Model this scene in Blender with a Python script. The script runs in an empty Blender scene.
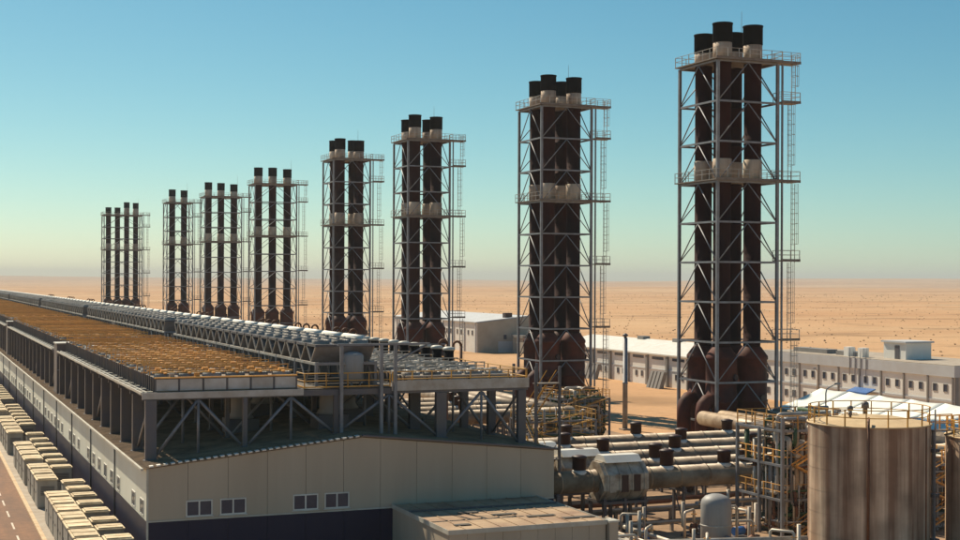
import bpy, math, random
from mathutils import Vector, Matrix
R = math.radians
scene = bpy.context.scene
C = scene.collection

# ------------------------------------------------------------------ camera, sky, sun, exposure
# world axes: +Y runs along the engine hall, +X across it towards the stacks, metres
CAM_H = 19.4
cam_d = bpy.data.cameras.new('camera')
cam = bpy.data.objects.new('camera', cam_d); C.objects.link(cam)
cam.matrix_world = (Matrix.Translation((0, 0, CAM_H)) @ Matrix.Rotation(R(-22.15), 4, 'Z')
                    @ Matrix.Rotation(R(90), 4, 'X') @ Matrix.Rotation(0.004, 4, 'Z'))
cam_d.sensor_width = 36; cam_d.lens = 36 * 1400 / 960
cam_d.shift_y = 10.5 / 960
cam_d.clip_start = 0.5; cam_d.clip_end = 60000
scene.camera = cam

SUN_EL, SUN_AZ = R(46), R(-16)          # azimuth clockwise from +Y
SKY_GRADE = ((6.3, 1.5), (7.0, 1.10), (5.6, 0.9))
w = bpy.data.worlds.new('World'); scene.world = w; w.use_nodes = True
nt = w.node_tree; nt.nodes.clear()
sky = nt.nodes.new('ShaderNodeTexSky'); sky.sky_type = 'NISHITA'; sky.sun_disc = False
sky.sun_elevation = SUN_EL; sky.sun_rotation = SUN_AZ
sky.altitude = 700; sky.air_density = 0.9; sky.dust_density = 0.5; sky.ozone_density = 3.0
tint = nt.nodes.new('ShaderNodeMix'); tint.data_type = 'RGBA'; tint.blend_type = 'MULTIPLY'
tint.inputs[0].default_value = 1.0; tint.inputs[7].default_value = (0.84, 0.92, 0.77, 1)
bg = nt.nodes.new('ShaderNodeBackground'); bg.inputs[1].default_value = 0.087
out = nt.nodes.new('ShaderNodeOutputWorld')
nt.links.new(sky.outputs[0], tint.inputs[6]); 
sep = nt.nodes.new('ShaderNodeSeparateColor'); com = nt.nodes.new('ShaderNodeCombineColor')   # overall teal grade of the sky colour
nt.links.new(tint.outputs[2], sep.inputs[0])
for ch, (piv, pw) in enumerate(SKY_GRADE):
    d_ = nt.nodes.new('ShaderNodeMath'); d_.operation = 'DIVIDE'; d_.inputs[1].default_value = piv; nt.links.new(sep.outputs[ch], d_.inputs[0])
    p_ = nt.nodes.new('ShaderNodeMath'); p_.operation = 'POWER'; p_.inputs[1].default_value = pw; nt.links.new(d_.outputs[0], p_.inputs[0])
    m_ = nt.nodes.new('ShaderNodeMath'); m_.operation = 'MULTIPLY'; m_.inputs[1].default_value = piv; nt.links.new(p_.outputs[0], m_.inputs[0])
    nt.links.new(m_.outputs[0], com.inputs[ch])
nt.links.new(com.outputs[0], bg.inputs[0])
nt.links.new(bg.outputs[0], out.inputs[0])

sl = bpy.data.lights.new('sun', 'SUN'); sl.energy = 5.0; sl.angle = R(0.55); sl.color = (1.0, 0.87, 0.66)
so = bpy.data.objects.new('sun', sl); C.objects.link(so)
sd = Vector((math.sin(SUN_AZ) * math.cos(SUN_EL), math.cos(SUN_AZ) * math.cos(SUN_EL), math.sin(SUN_EL)))
so.rotation_euler = sd.to_track_quat('Z', 'Y').to_euler(); so.location = (0, 0, 120)

vs = scene.view_settings
vs.view_transform = 'Standard'; vs.look = 'None'; vs.exposure = 0.35; vs.gamma = 1.0; vs.use_curve_mapping = False
scene.render.engine = 'CYCLES'
scene.cycles.max_bounces = 6; scene.cycles.diffuse_bounces = 3; scene.cycles.volume_bounces = 0

ORD = ['first', 'second', 'third', 'fourth', 'fifth', 'sixth', 'seventh', 'eighth', 'ninth', 'tenth', 'eleventh', 'twelfth', 'thirteenth', 'fourteenth', 'fifteenth', 'sixteenth']
# ------------------------------------------------------------------ materials
MATS = {}
def mat(name, col, rough=0.6, metal=0.0, col2=None, scale=0.6, amount=0.5, streak=False, bump=0.0, bscale=6.0, spec=None,
        fine=None, stretch=None, contrast=(0.35, 0.68), rand=0.0):
    """procedural surface: base colour broken up by dirt noise (optionally streaked down the height)"""
    if name in MATS: return MATS[name]
    m = bpy.data.materials.new(name); m.use_nodes = True; MATS[name] = m
    n = m.node_tree; b = n.nodes['Principled BSDF']
    b.inputs['Roughness'].default_value = rough; b.inputs['Metallic'].default_value = metal
    if spec is not None: b.inputs['Specular IOR Level'].default_value = spec
    g = n.nodes.new('ShaderNodeNewGeometry')
    mp = n.nodes.new('ShaderNodeMapping')
    n.links.new(g.outputs['Position'], mp.inputs['Vector'])
    mp.inputs['Scale'].default_value = stretch if stretch else ((1, 1, 0.12) if streak else (1, 1, 1))
    t = n.nodes.new('ShaderNodeTexNoise'); t.inputs['Scale'].default_value = scale
    t.inputs['Detail'].default_value = 7; t.inputs['Roughness'].default_value = 0.62
    n.links.new(mp.outputs[0], t.inputs['Vector'])
    r = n.nodes.new('ShaderNodeMapRange'); r.inputs[1].default_value = contrast[0]; r.inputs[2].default_value = contrast[1]
    r.inputs[3].default_value = 0; r.inputs[4].default_value = amount
    n.links.new(t.outputs[0], r.inputs[0])
    mx = n.nodes.new('ShaderNodeMix'); mx.data_type = 'RGBA'
    mx.inputs[6].default_value = (*col, 1)
    c2 = col2 if col2 else tuple(x * 0.55 for x in col)
    mx.inputs[7].default_value = (*c2, 1)
    n.links.new(r.outputs[0], mx.inputs[0])
    last = mx.outputs[2]
    if fine:
        t3 = n.nodes.new('ShaderNodeTexNoise'); t3.inputs['Scale'].default_value = fine[0]; t3.inputs['Detail'].default_value = 4
        n.links.new(g.outputs['Position'], t3.inputs['Vector'])
        r3 = n.nodes.new('ShaderNodeMapRange'); r3.inputs[1].default_value = 0.3; r3.inputs[2].default_value = 0.7
        r3.inputs[3].default_value = 1 - fine[1]; r3.inputs[4].default_value = 1 + fine[1]
        n.links.new(t3.outputs[0], r3.inputs[0])
        m3 = n.nodes.new('ShaderNodeMix'); m3.data_type = 'RGBA'; m3.blend_type = 'MULTIPLY'; m3.inputs[0].default_value = 1
        n.links.new(last, m3.inputs[6]); n.links.new(r3.outputs[0], m3.inputs[7]); last = m3.outputs[2]
    if rand > 0:                         # each piece a little different
        oi = n.nodes.new('ShaderNodeObjectInfo')
        r4 = n.nodes.new('ShaderNodeMapRange'); r4.inputs[3].default_value = 1 - rand; r4.inputs[4].default_value = 1 + rand
        n.links.new(oi.outputs['Random'], r4.inputs[0])
        m4 = n.nodes.new('ShaderNodeMix'); m4.data_type = 'RGBA'; m4.blend_type = 'MULTIPLY'; m4.inputs[0].default_value = 1
        n.links.new(last, m4.inputs[6]); n.links.new(r4.outputs[0], m4.inputs[7]); last = m4.outputs[2]
    n.links.new(last, b.inputs['Base Color'])
    if bump > 0:
        t2 = n.nodes.new('ShaderNodeTexNoise'); t2.inputs['Scale'].default_value = bscale; t2.inputs['Detail'].default_value = 5
        n.links.new(g.outputs['Position'], t2.inputs['Vector'])
        bp = n.nodes.new('ShaderNodeBump'); bp.inputs['Strength'].default_value = bump; bp.inputs['Distance'].default_value = 0.1
        n.links.new(t2.outputs[0], bp.inputs['Height']); n.links.new(bp.outputs[0], b.inputs['Normal'])
    return m

steel   = mat('galvanised_steel', (0.24, 0.25, 0.275), 0.5, 0.15, (0.13, 0.11, 0.10), 0.9, 0.7)
steel_d = mat('dark_grey_paint', (0.085, 0.085, 0.105), 0.5, 0.0, (0.15, 0.12, 0.09), 0.7, 0.6, rand=0.12)
steel_l = mat('weathered_light_steel', (0.46, 0.44, 0.41), 0.5, 0.1, (0.25, 0.18, 0.11), 0.9, 0.7, rand=0.15)
flue_m  = mat('dark_brown_flue_paint', (0.020, 0.008, 0.010), 0.85, 0.0, (0.044, 0.012, 0.010), 0.35, 0.9, stretch=(1, 1, .25), spec=.12)
boil_m  = mat('rust_brown_boiler_paint', (0.115, 0.026, 0.015), 0.7, 0.0, (0.04, 0.012, 0.009), 0.5, 0.9, bump=.1, spec=.3)
cap_m   = mat('black_soot', (0.006, 0.006, 0.008), 0.9, 0.0, (0.012, 0.010, 0.011), 1.2, 0.6, spec=.1)
collar_m = mat('cream_collar', (0.66, 0.52, 0.38), 0.7, 0.0, (0.20, 0.11, 0.07), 0.55, 0.9, streak=True)
deck_m  = mat('steel_grating', (0.22, 0.19, 0.16), 0.7, 0.1, (0.12, 0.08, 0.06), 1.2, 0.8)
deckd_m = mat('dark_grating', (0.07, 0.065, 0.06), 0.75, 0.1, (0.13, 0.10, 0.07), 1.2, 0.8)
orange  = mat('orange_yellow_paint', (0.78, 0.40, 0.09), 0.55, 0.0, (0.50, 0.21, 0.05), 1.3, 0.8, rand=0.25)
yellow  = mat('safety_yellow_paint', (0.62, 0.33, 0.05), 0.55, 0.0, (0.32, 0.15, 0.04), 1.3, 0.7, rand=0.2)
white_shade = mat('white_cladding_shade', (0.48, 0.405, 0.31), 0.6, 0.0, (0.35, 0.275, 0.195), 0.22, 0.6, streak=True, rand=0.04)  # darker tone of the hall cladding: the gable's shade is in the colour
white_lit = mat('pale_green_white_cladding_lit', (0.74, 0.75, 0.66), 0.55, 0.0, (0.58, 0.55, 0.44), 0.22, 0.6, streak=True, rand=0.04)  # same cladding on the sunny long side, sunlight painted in as a lighter tone
navy_w  = mat('navy_cladding', (0.016, 0.014, 0.040), 0.5, 0.0, (0.030, 0.024, 0.045), 0.4, 0.5, streak=True, rand=0.08, spec=.25)
trim_m  = mat('trim_metal', (0.55, 0.54, 0.48), 0.5, 0.0, (0.33, 0.27, 0.19), 0.8, 0.6)
seam_m  = mat('dark_seam_gasket', (0.10, 0.10, 0.10), 0.8)  # plain dark grey for joint cores and downpipes
roof_m  = mat('dusty_roof_sheet', (0.32, 0.215, 0.13), 0.85, 0.0, (0.13, 0.085, 0.05), 0.7, 0.9, bump=0.15)
roofa_m = mat('annex_roof_sheet', (0.46, 0.32, 0.19), 0.7, 0.0, (0.24, 0.13, 0.08), 0.45, 0.9)
glass_m = mat('dark_window_glass', (0.04, 0.05, 0.08), 0.12, 0.0, (0.07, 0.08, 0.11), 0.8, 0.6, spec=0.35)
frame_m = mat('window_frame_paint', (0.70, 0.68, 0.62), 0.5)
box_s   = mat('cabinet_side', (0.40, 0.38, 0.33), 0.6, 0.0, (0.26, 0.21, 0.15), 0.8, 0.7, streak=True, rand=0.12)
box_t   = mat('cabinet_dusty_top', (0.74, 0.61, 0.41), 0.8, 0.0, (0.42, 0.30, 0.17), 1.4, 0.9, rand=0.12)
rad_s   = mat('radiator_casing', (0.50, 0.48, 0.46), 0.5, 0.1, (0.33, 0.28, 0.23), 0.9, 0.7, rand=0.12)
rad_t   = mat('radiator_top', (0.17, 0.15, 0.13), 0.6, 0.1, (0.30, 0.20, 0.11), 0.9, 0.9, rand=0.25)
fan_m   = mat('fan_ring_grey', (0.27, 0.26, 0.24), 0.5, 0.2, (0.16, 0.12, 0.09), 1.2, 0.7, rand=0.35)
black_m = mat('black_void', (0.012, 0.012, 0.014), 0.7)
duct_w  = mat('insulated_white_duct', (0.74, 0.72, 0.66), 0.5, 0.0, (0.55, 0.47, 0.36), 0.8, 0.5)
duct_m  = mat('aluminium_duct_cladding', (0.40, 0.30, 0.20), 0.5, 0.12, (0.17, 0.105, 0.06), 0.7, 0.95, bump=0.25, bscale=2.5, rand=0.12)
sil_m   = mat('silencer_casing', (0.52, 0.47, 0.38), 0.6, 0.1, (0.16, 0.10, 0.06), 1.1, 0.9, bump=0.2, bscale=3)
vent_m  = mat('dark_red_brown_vent', (0.045, 0.012, 0.010), 0.55, 0.0, (0.025, 0.01, 0.01), 1.2, 0.6)
pipe_w  = mat('insulated_pipe', (0.58, 0.52, 0.43), 0.5, 0.15, (0.33, 0.24, 0.16), 0.9, 0.7, rand=0.25)
pipe_r  = mat('rusty_pipe', (0.20, 0.075, 0.03), 0.65, 0.1, (0.10, 0.04, 0.02), 1.5, 0.8, rand=0.3)
tank_m  = mat('stained_tank_shell', (0.62, 0.47, 0.34), 0.65, 0.0, (0.22, 0.12, 0.072), 1.0, 1.0, stretch=(1, 1, 0.035), fine=(0.45, .3), contrast=(0.36, 0.62))
tankt_m = mat('tank_roof_dust', (0.60, 0.44, 0.25), 0.8, 0.0, (0.40, 0.27, 0.14), 0.8, 0.7)
vessel_m = mat('pale_grey_vessel', (0.33, 0.33, 0.33), 0.55, 0.0, (0.22, 0.19, 0.16), 0.8, 0.6, streak=True)
tent_m  = mat('white_canvas', (0.80, 0.82, 0.76), 0.8, 0.0, (0.70, 0.70, 0.62), 0.3, 0.5, bump=0.2, bscale=0.8)
off_w   = mat('white_render', (0.80, 0.80, 0.76), 0.8, 0.0, (0.66, 0.63, 0.56), 0.25, 0.6)
off_g   = mat('grey_parapet', (0.50, 0.52, 0.54), 0.75, 0.0, (0.40, 0.39, 0.38), 0.4, 0.6)
off_d   = mat('dark_pilaster', (0.24, 0.23, 0.22), 0.7, 0.0, (0.17, 0.15, 0.13), 0.5, 0.6)
beige_w = mat('beige_shed_and_shaded_end', (0.42, 0.37, 0.30), 0.75, 0.0, (0.32, 0.27, 0.21), 0.4, 0.6)
blue_m  = mat('blue_awning', (0.03, 0.14, 0.42), 0.5)
conc_m  = mat('concrete', (0.42, 0.36, 0.29), 0.85, 0.0, (0.28, 0.21, 0.15), 0.7, 0.8, bump=0.2)
asph_m  = mat('dusty_asphalt', (0.120, 0.060, 0.034), 0.85, 0.0, (0.27, 0.12, 0.05), 0.25, 0.8, stretch=(1.6, .22, 1), bump=0.15, bscale=9, fine=(1.5, .15))
line_m  = mat('road_paint', (0.70, 0.63, 0.52), 0.7, 0.0, (0.42, 0.28, 0.18), 1.8, 0.9)
kerb_m  = mat('kerb_paint', (0.62, 0.46, 0.27), 0.75, 0.0, (0.42, 0.24, 0.12), 1.2, 0.8)
yard_m  = mat('compacted_yard', (0.36, 0.23, 0.13), 0.9, 0.0, (0.17, 0.10, 0.06), 0.12, 0.9, bump=0.3, bscale=2, fine=(1.2, .2))
green_m = mat('green_lagged_pipe', (0.05, 0.10, 0.04), 0.6)

# ------------------------------------------------------------------ mesh builder
class MB:
    def __init__(s): s.v = []; s.f = []; s.sm = []
    def box(s, x0, y0, z0, x1, y1, z1):
        b = len(s.v)
        s.v += [(x0,y0,z0),(x1,y0,z0),(x1,y1,z0),(x0,y1,z0),(x0,y0,z1),(x1,y0,z1),(x1,y1,z1),(x0,y1,z1)]
        s.f += [tuple(b+i for i in q) for q in ((3,2,1,0),(4,5,6,7),(0,1,5,4),(1,2,6,5),(2,3,7,6),(3,0,4,7))]
        s.sm += [False]*6; return s
    def cbox(s, c, d):
        return s.box(c[0]-d[0]/2, c[1]-d[1]/2, c[2]-d[2]/2, c[0]+d[0]/2, c[1]+d[1]/2, c[2]+d[2]/2)
    def tube(s, pts, r, n=8, cap=True):
        """swept tube along a polyline; r a number or one radius per point"""
        pts = [Vector(p) for p in pts]; k = len(pts)
        rs = r if isinstance(r, (list, tuple)) else [r]*k
        base = len(s.v); prev = None
        for i, p in enumerate(pts):
            if i == 0: d = pts[1]-pts[0]
            elif i == k-1: d = pts[-1]-pts[-2]
            else: d = (pts[i]-pts[i-1]).normalized() + (pts[i+1]-pts[i]).normalized()
            d.normalize()
            if prev is None:
                a = Vector((0,0,1)) if abs(d.z) < 0.9 else Vector((1,0,0))
                u = d.cross(a).normalized()
            else:
                u = (prev - d*prev.dot(d)).normalized()
            v = d.cross(u); prev = u
            for j in range(n):
                an = 2*math.pi*(j+0.5)/n
                s.v.append(tuple(p + (u*math.cos(an) + v*math.sin(an))*rs[i]))
        for i in range(k-1):
            for j in range(n):
                a = base+i*n+j; b = base+i*n+(j+1) % n
                s.f.append((a, a+n, b+n, b)); s.sm.append(n > 5)
        if cap:
            s.f.append(tuple(base+j for j in range(n))); s.sm.append(False)
            s.f.append(tuple(base+(k-1)*n+j for j in reversed(range(n)))); s.sm.append(False)
        return s
    def lathe(s, prof, n=20, c=(0,0,0), cap=True):
        """profile [(r,z)...] turned about the vertical"""
        b = len(s.v)
        for r, z in prof:
            for j in range(n):
                an = 2*math.pi*j/n
                s.v.append((c[0]+r*math.cos(an), c[1]+r*math.sin(an), c[2]+z))
        for i in range(len(prof)-1):
            flat = abs(prof[i][1]-prof[i+1][1]) < 1e-4
            for j in range(n):
                q = (b+i*n+j, b+i*n+(j+1) % n, b+(i+1)*n+(j+1) % n, b+(i+1)*n+j)
                s.f.append(q); s.sm.append(not flat)
        if cap:
            s.f.append(tuple(b+j for j in reversed(range(n)))); s.sm.append(False)
            s.f.append(tuple(b+(len(prof)-1)*n+j for j in range(n))); s.sm.append(False)
        return s
    def prism(s, poly, axis, a, bb):
        """extrude a 2D polygon: axis 'x' polygon in (y,z); 'y' polygon in (x,z); 'z' polygon in (x,y)"""
        b = len(s.v); n = len(poly)
        def P(p, t):
            return (t, p[0], p[1]) if axis == 'x' else ((p[0], t, p[1]) if axis == 'y' else (p[0], p[1], t))
        for t in (a, bb):
            for p in poly: s.v.append(P(p, t))
        s.f.append(tuple(b+i for i in range(n))); s.f.append(tuple(b+n+i for i in reversed(range(n))))
        for i in range(n): s.f.append((b+i, b+n+i, b+n+(i+1) % n, b+(i+1) % n))
        s.sm += [False]*(n+2); return s
    def mesh(s, name, m):
        me = bpy.data.meshes.new(name); me.from_pydata(s.v, [], s.f)
        me.polygons.foreach_set('use_smooth', s.sm)
        import bmesh
        bm = bmesh.new(); bm.from_mesh(me); bmesh.ops.recalc_face_normals(bm, faces=bm.faces); bm.to_mesh(me); bm.free()
        if m: me.materials.append(m)
        return me

def obj(name, me, parent=None, loc=(0,0,0), rz=0.0):
    o = bpy.data.objects.new(name, me); C.objects.link(o); o.location = loc
    if rz: o.rotation_euler = (0, 0, rz)
    if parent: o.parent = parent
    return o
def tag(o, label, cat, group=None):
    o['label'] = label; o['category'] = cat
    if group: o['group'] = group
    return o
def thing(name, label, cat, loc=(0,0,0), rz=0.0, group=None):
    return tag(obj(name, None, None, loc, rz), label, cat, group)
def struct(name, me, loc=(0,0,0)):
    o = obj(name, me, None, loc); o['kind'] = 'structure'; return o
def copy_tree(src, loc, rz=None, label=None, parent=None):
    c = src.copy(); C.objects.link(c)
    if parent is None:
        c.location = loc
        if rz is not None: c.rotation_euler = (0, 0, rz)
        if label: c['label'] = label
    else: c.parent = parent
    for ch in KIDS.get(src.name, ()): copy_tree(ch, None, None, None, c)
    return c
KIDS = {}
def reg(root):
    """remember the children of a finished thing (object.children is slow on big scenes)"""
    def rec(o, pool):
        ks = [p for p in pool if p.parent == o]
        KIDS[o.name] = ks
        for k in ks: rec(k, pool)
    rec(root, [o for o in C.objects if o.parent])
    return root

def arc(c, r, a0, a1, n, plane='xz'):
    o = []
    for i in range(n+1):
        a = a0+(a1-a0)*i/n
        if plane == 'xz': o.append((c[0]+r*math.cos(a), c[1], c[2]+r*math.sin(a)))
        elif plane == 'yz': o.append((c[0], c[1]+r*math.cos(a), c[2]+r*math.sin(a)))
        else: o.append((c[0]+r*math.cos(a), c[1]+r*math.sin(a), c[2]))
    return o

# ------------------------------------------------------------------ desert, hills, yard, road
def fbm(x, y):
    return (math.sin(x*1.0+1.7*math.sin(y*0.7))*0.5 + math.sin(x*2.3-y*1.9+0.6)*0.25 + math.sin(x*0.4+y*0.9+2.0)*0.5
            + math.sin(x*4.7+y*3.1)*0.1)
def sand_material():
    m = bpy.data.materials.new('desert_sand'); m.use_nodes = True; n = m.node_tree; b = n.nodes['Principled BSDF']
    b.inputs['Roughness'].default_value = 0.95; b.inputs['Specular IOR Level'].default_value = 0.15
    g = n.nodes.new('ShaderNodeNewGeometry')
    def noise(scale, stretch, lo, hi, det=6):
        mp = n.nodes.new('ShaderNodeMapping'); mp.inputs['Scale'].default_value = stretch
        mp.inputs['Rotation'].default_value = (0, 0, R(22))
        n.links.new(g.outputs['Position'], mp.inputs[0])
        t = n.nodes.new('ShaderNodeTexNoise'); t.inputs['Scale'].default_value = scale; t.inputs['Detail'].default_value = det
        n.links.new(mp.outputs[0], t.inputs['Vector'])
        r = n.nodes.new('ShaderNodeMapRange'); r.inputs[1].default_value = lo; r.inputs[2].default_value = hi
        n.links.new(t.outputs[0], r.inputs[0]); return r.outputs[0]
    def mix(a, bcol, fac):
        x = n.nodes.new('ShaderNodeMix'); x.data_type = 'RGBA'
        if isinstance(a, tuple): x.inputs[6].default_value = (*a, 1)
        else: n.links.new(a, x.inputs[6])
        x.inputs[7].default_value = (*bcol, 1); n.links.new(fac, x.inputs[0]); return x.outputs[2]
    def mul(s, k):
        x = n.nodes.new('ShaderNodeMath'); x.operation = 'MULTIPLY'; n.links.new(s, x.inputs[0]); x.inputs[1].default_value = k; return x.outputs[0]
    c = mix((0.50, 0.275, 0.135), (0.58, 0.37, 0.205), noise(0.0022, (1, 1, 1), 0.38, 0.62))
    c = mix(c, (0.36, 0.19, 0.09), mul(noise(0.006, (0.12, 1.0, 1), 0.48, 0.66), 0.75))
    c = mix(c, (0.60, 0.42, 0.25), mul(noise(0.012, (0.15, 1.2, 1), 0.52, 0.70), 0.7))
    c = mix(c, (0.20, 0.12, 0.06), mul(noise(0.025, (1, 1, 1), 0.54, 0.66), 0.55))       # scrub and stones
    c = mix(c, (0.30, 0.17, 0.08), mul(noise(0.6, (1, 1, 1), 0.5, 0.75), 0.5))
    n.links.new(c, b.inputs['Base Color'])
    t = n.nodes.new('ShaderNodeTexNoise'); t.inputs['Scale'].default_value = 0.4; t.inputs['Detail'].default_value = 8
    n.links.new(g.outputs['Position'], t.inputs['Vector'])
    bp = n.nodes.new('ShaderNodeBump'); bp.inputs['Strength'].default_value = 0.35; bp.inputs['Distance'].default_value = 0.5
    n.links.new(t.outputs[0], bp.inputs['Height']); n.links.new(bp.outputs[0], b.inputs['Normal'])
    return m
sand_m = sand_material()
def desert():
    mb = MB(); NA = 240
    rs = [0.0, 150, 400, 750]; r = 900
    while r < 15000: rs.append(r); r *= 1.055
    mb.v.append((60, 150, 0))
    for k, r in enumerate(rs[1:]):
        for j in range(NA):
            a = 2*math.pi*j/NA; x, y = 60+r*math.cos(a), 150+r*math.sin(a)
            f = max(0, min(1, (r-900)/3000.0))
            z = f*f*(3-2*f)*(4.5*fbm(x/700, y/520))
            g = max(0, min(1, (r-4500)/6000.0)); g = g*g*(3-2*g)
            z += g*(22+20*fbm(x/1700+3, y/1900)+6*fbm(x/500, y/430))
            mb.v.append((x, y, z))
    for j in range(NA): mb.f.append((0, 1+j, 1+(j+1) % NA)); mb.sm.append(True)
    for k in range(len(rs)-2):
        b0 = 1+k*NA; b1 = b0+NA
        for j in range(NA): mb.f.append((b0+j, b1+j, b1+(j+1) % NA, b0+(j+1) % NA)); mb.sm.append(True)
    return struct('desert_ground', mb.mesh('desert_ground', sand_m))
desert()
def scrub():
    q = random.Random(5); mb = MB()
    sand = []
    for i in range(5200):
        r = 260*(9.0**q.random()); a = math.radians(q.uniform(-8, 56))
        x, y = r*math.sin(a), r*math.cos(a)
        if x < 150 and y < 700: continue
        s_ = q.uniform(.12, .5)*(1+r/4000); b = len(mb.v)
        for k in range(5):
            an = k*1.2566+q.random(); mb.v.append((x+s_*math.cos(an), y+s_*math.sin(an), -.6))
        for k in range(5):
            an = k*1.2566+q.random(); mb.v.append((x+s_*.6*math.cos(an), y+s_*.6*math.sin(an), s_*q.uniform(.35, .7)))
        for k in range(5): mb.f.append((b+k, b+(k+1) % 5, b+5+(k+1) % 5, b+5+k)); mb.sm.append(False)
        mb.f.append(tuple(b+5+k for k in range(5))); mb.sm.append(False)
    o = obj('desert_scrub', mb.mesh('desert_scrub', mat('dry_scrub', (0.30, 0.18, 0.09), 0.9, 0, (0.38, 0.23, 0.11), 0.05, 0.8)))
    o['kind'] = 'stuff'; o['label'] = 'dry scrub and stones scattered over the desert'; o['category'] = 'scrub'
scrub()
HP0, HP1, HT0, HT1 = 14.3, 43.5, 92.4, 596.0          # engine hall footprint
RIDGE = (HP0+HP1)/2
struct('yard', MB().box(9.75, 40, -0.3, 84, 640, 0.006).mesh('yard', yard_m))
# road left of the cabinets
struct('road', MB().box(-2.5, 20, -0.3, 9.1, 900, 0.004).mesh('road', asph_m))
mk = struct('road_marking', None)
ln = MB().box(-.07, 0, 0, .07, 3, .004).mesh('dash', line_m)
for i in range(34): obj('dash', ln, mk, (7.55, 90+i*6.0, 0.0045))
kb = struct('kerb', None)
km = MB().box(-.16, .01, 0, .16, 2.49, .14).mesh('kerb_stone', kerb_m)
for i in range(100): obj('kerb_stone', km, kb, (9.27, 70+i*2.5, 0.0))
struct('pavement', MB().box(9.435, 60, -0.2, 14.2, 400, 0.10).mesh('pavement', conc_m))

# ------------------------------------------------------------------ engine hall
hall = thing('engine_hall', 'long engine hall with white upper cladding and navy base, low gabled roof', 'building', (0, 0, 0))
ZS = 3.62; ZE = 7.05; ZR = 8.55
BAY = 5.8
nb = int((HT1-HT0)/BAY)
PL = 3.75; npl = int((HT1-HT0)/PL)
up = MB().box(-.06, .008, ZS, .06, PL-.008, ZE).mesh('wall_panel', white_lit)
lo = MB().box(-.06, .008, 0, .06, PL-.008, ZS-.05).mesh('base_panel', navy_w)
slot_f = MB()
for a, b_, c_, d_ in ((-.75, -.68, -.52, .52), (.68, .75, -.52, .52), (-.68, .68, .46, .52), (-.68, .68, -.52, -.46), (-.03, .03, -.46, .46)):
    slot_f.box(-.04, a, c_, .02, b_, d_)
slot_f = slot_f.mesh('window_frame', frame_m)
slot_p = MB().box(-.015, -.68, -.46, .015, .68, .46).mesh('pane', glass_m)
for i in range(npl):
    y = HT0+.1+i*PL
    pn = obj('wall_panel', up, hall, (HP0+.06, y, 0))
    obj('base_panel', lo, hall, (HP0+.06, y, 0))
    if i < 40 and (i*7) % 11 not in (3, 8):
        fr = obj('window_frame', slot_f, pn, (-.068, PL/2, ZS+.72))
        obj('pane', slot_p, fr)
# inner core so that no light passes the seams
core = MB().prism([(HP0+.125, 0), (HP1-.125, 0), (HP1-.125, ZE-.02), (RIDGE, ZR-.02), (HP0+.125, ZE-.02)], 'y', HT0+.13, HT0+nb*BAY)
obj('wall_core', core.mesh('wall_core', seam_m), hall)
rw = MB().box(HP1-.12, HT0+.1, 0, HP1, HT0+nb*BAY, ZE-.01)
obj('side_wall', rw.mesh('side_wall', white_shade), hall)
# gable in upright panels
GP = 11; gw = (HP1-HP0)/GP
def roofz(p): return ZR-(ZR-ZE)*abs(p-RIDGE)/(RIDGE-HP0)
gpan = []
for i in range(GP):
    a, b_ = HP0+i*gw+.012, HP0+(i+1)*gw-.012
    poly = [(a, ZS), (b_, ZS), (b_, roofz(b_))] + ([(RIDGE, ZR)] if a < RIDGE < b_ else []) + [(a, roofz(a))]
    gpan.append(obj('gable_panel', MB().prism(poly, 'y', HT0, HT0+.12).mesh('gable_panel', white_shade), hall))
    obj('base_panel', MB().box(a, HT0+.02, 0, b_, HT0+.12, ZS-.05).mesh('base_panel', navy_w), hall)
obj('drip_trim', MB().box(HP0-.02, HT0-.05, ZS-.05, HP1, HT0-.002, ZS+.03).mesh('drip_trim', trim_m), hall)
obj('corner_trim', MB().box(HP0-.03, HT0-.03, 0, HP0+.10, HT0-.003, ZE).mesh('corner_trim', trim_m), hall)
wf = MB()
for a, b_, c_, d_ in ((-.87, -.79, -.53, .53), (.79, .87, -.53, .53), (-.79, .79, .45, .53), (-.79, .79, -.53, -.45), (-.05, .05, -.45, .45)):
    wf.box(a, -.06, c_, b_, .0, d_)
wf = wf.mesh('window_frame', frame_m)
wp = MB().box(-.37, -.025, -.45, .37, -.004, .45).mesh('pane', glass_m)
wsill = MB().box(-.95, -.12, -.60, .95, -.004, -.532).mesh('sill', trim_m)
for px_ in (17.7, 19.95, 24.9, 27.1):
    wn = obj('window', wf, hall, (px_, HT0-.003, 4.33))
    obj('pane', wp, wn, (-.42, 0, 0)); obj('pane', wp, wn, (.42, 0, 0)); obj('sill', wsill, wn)
# roof sheets: ribbed strips of 5.8 m, each its own piece
def roof_sheet(sgn):
    mb = MB(); x0, x1 = (HP0-.25, RIDGE) if sgn < 0 else (RIDGE, HP1+.25)
    L = RIDGE-HP0+.25
    sl_ = (ZR-ZE)/(RIDGE-HP0); zo = ZR+.10; ze = zo-sl_*L
    za, zb = (ze, zo) if sgn < 0 else (zo, ze)
    def slab(y0, y1, h):
        mb.prism([(x0, za-.05), (x1, zb-.05), (x1, zb+h), (x0, za+h)], 'y', y0, y1)
    slab(.012, BAY-.012, 0.0)
    for k in range(12): slab(.18+k*.483, .18+k*.483+.12, .06)
    return mb.mesh('roof_sheet', roof_m)
rl, rr = roof_sheet(-1), roof_sheet(1)
for i in range(nb):
    obj('roof_sheet', rl, hall, (0, HT0-.15+i*BAY, 0)); obj('roof_sheet', rr, hall, (0, HT0-.15+i*BAY, 0))
vt = MB()
L = RIDGE-HP0
for k in range(31):
    d = .15+k*.465; x = HP0+d; z = roofz(x)+.10
    vt.prism([(x, z), (x+.24, z+.24*(ZR-ZE)/L), (x+.24, z+.24*(ZR-ZE)/L+.09), (x, z+.09)], 'y', HT0-.20, HT0+.25)
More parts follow.
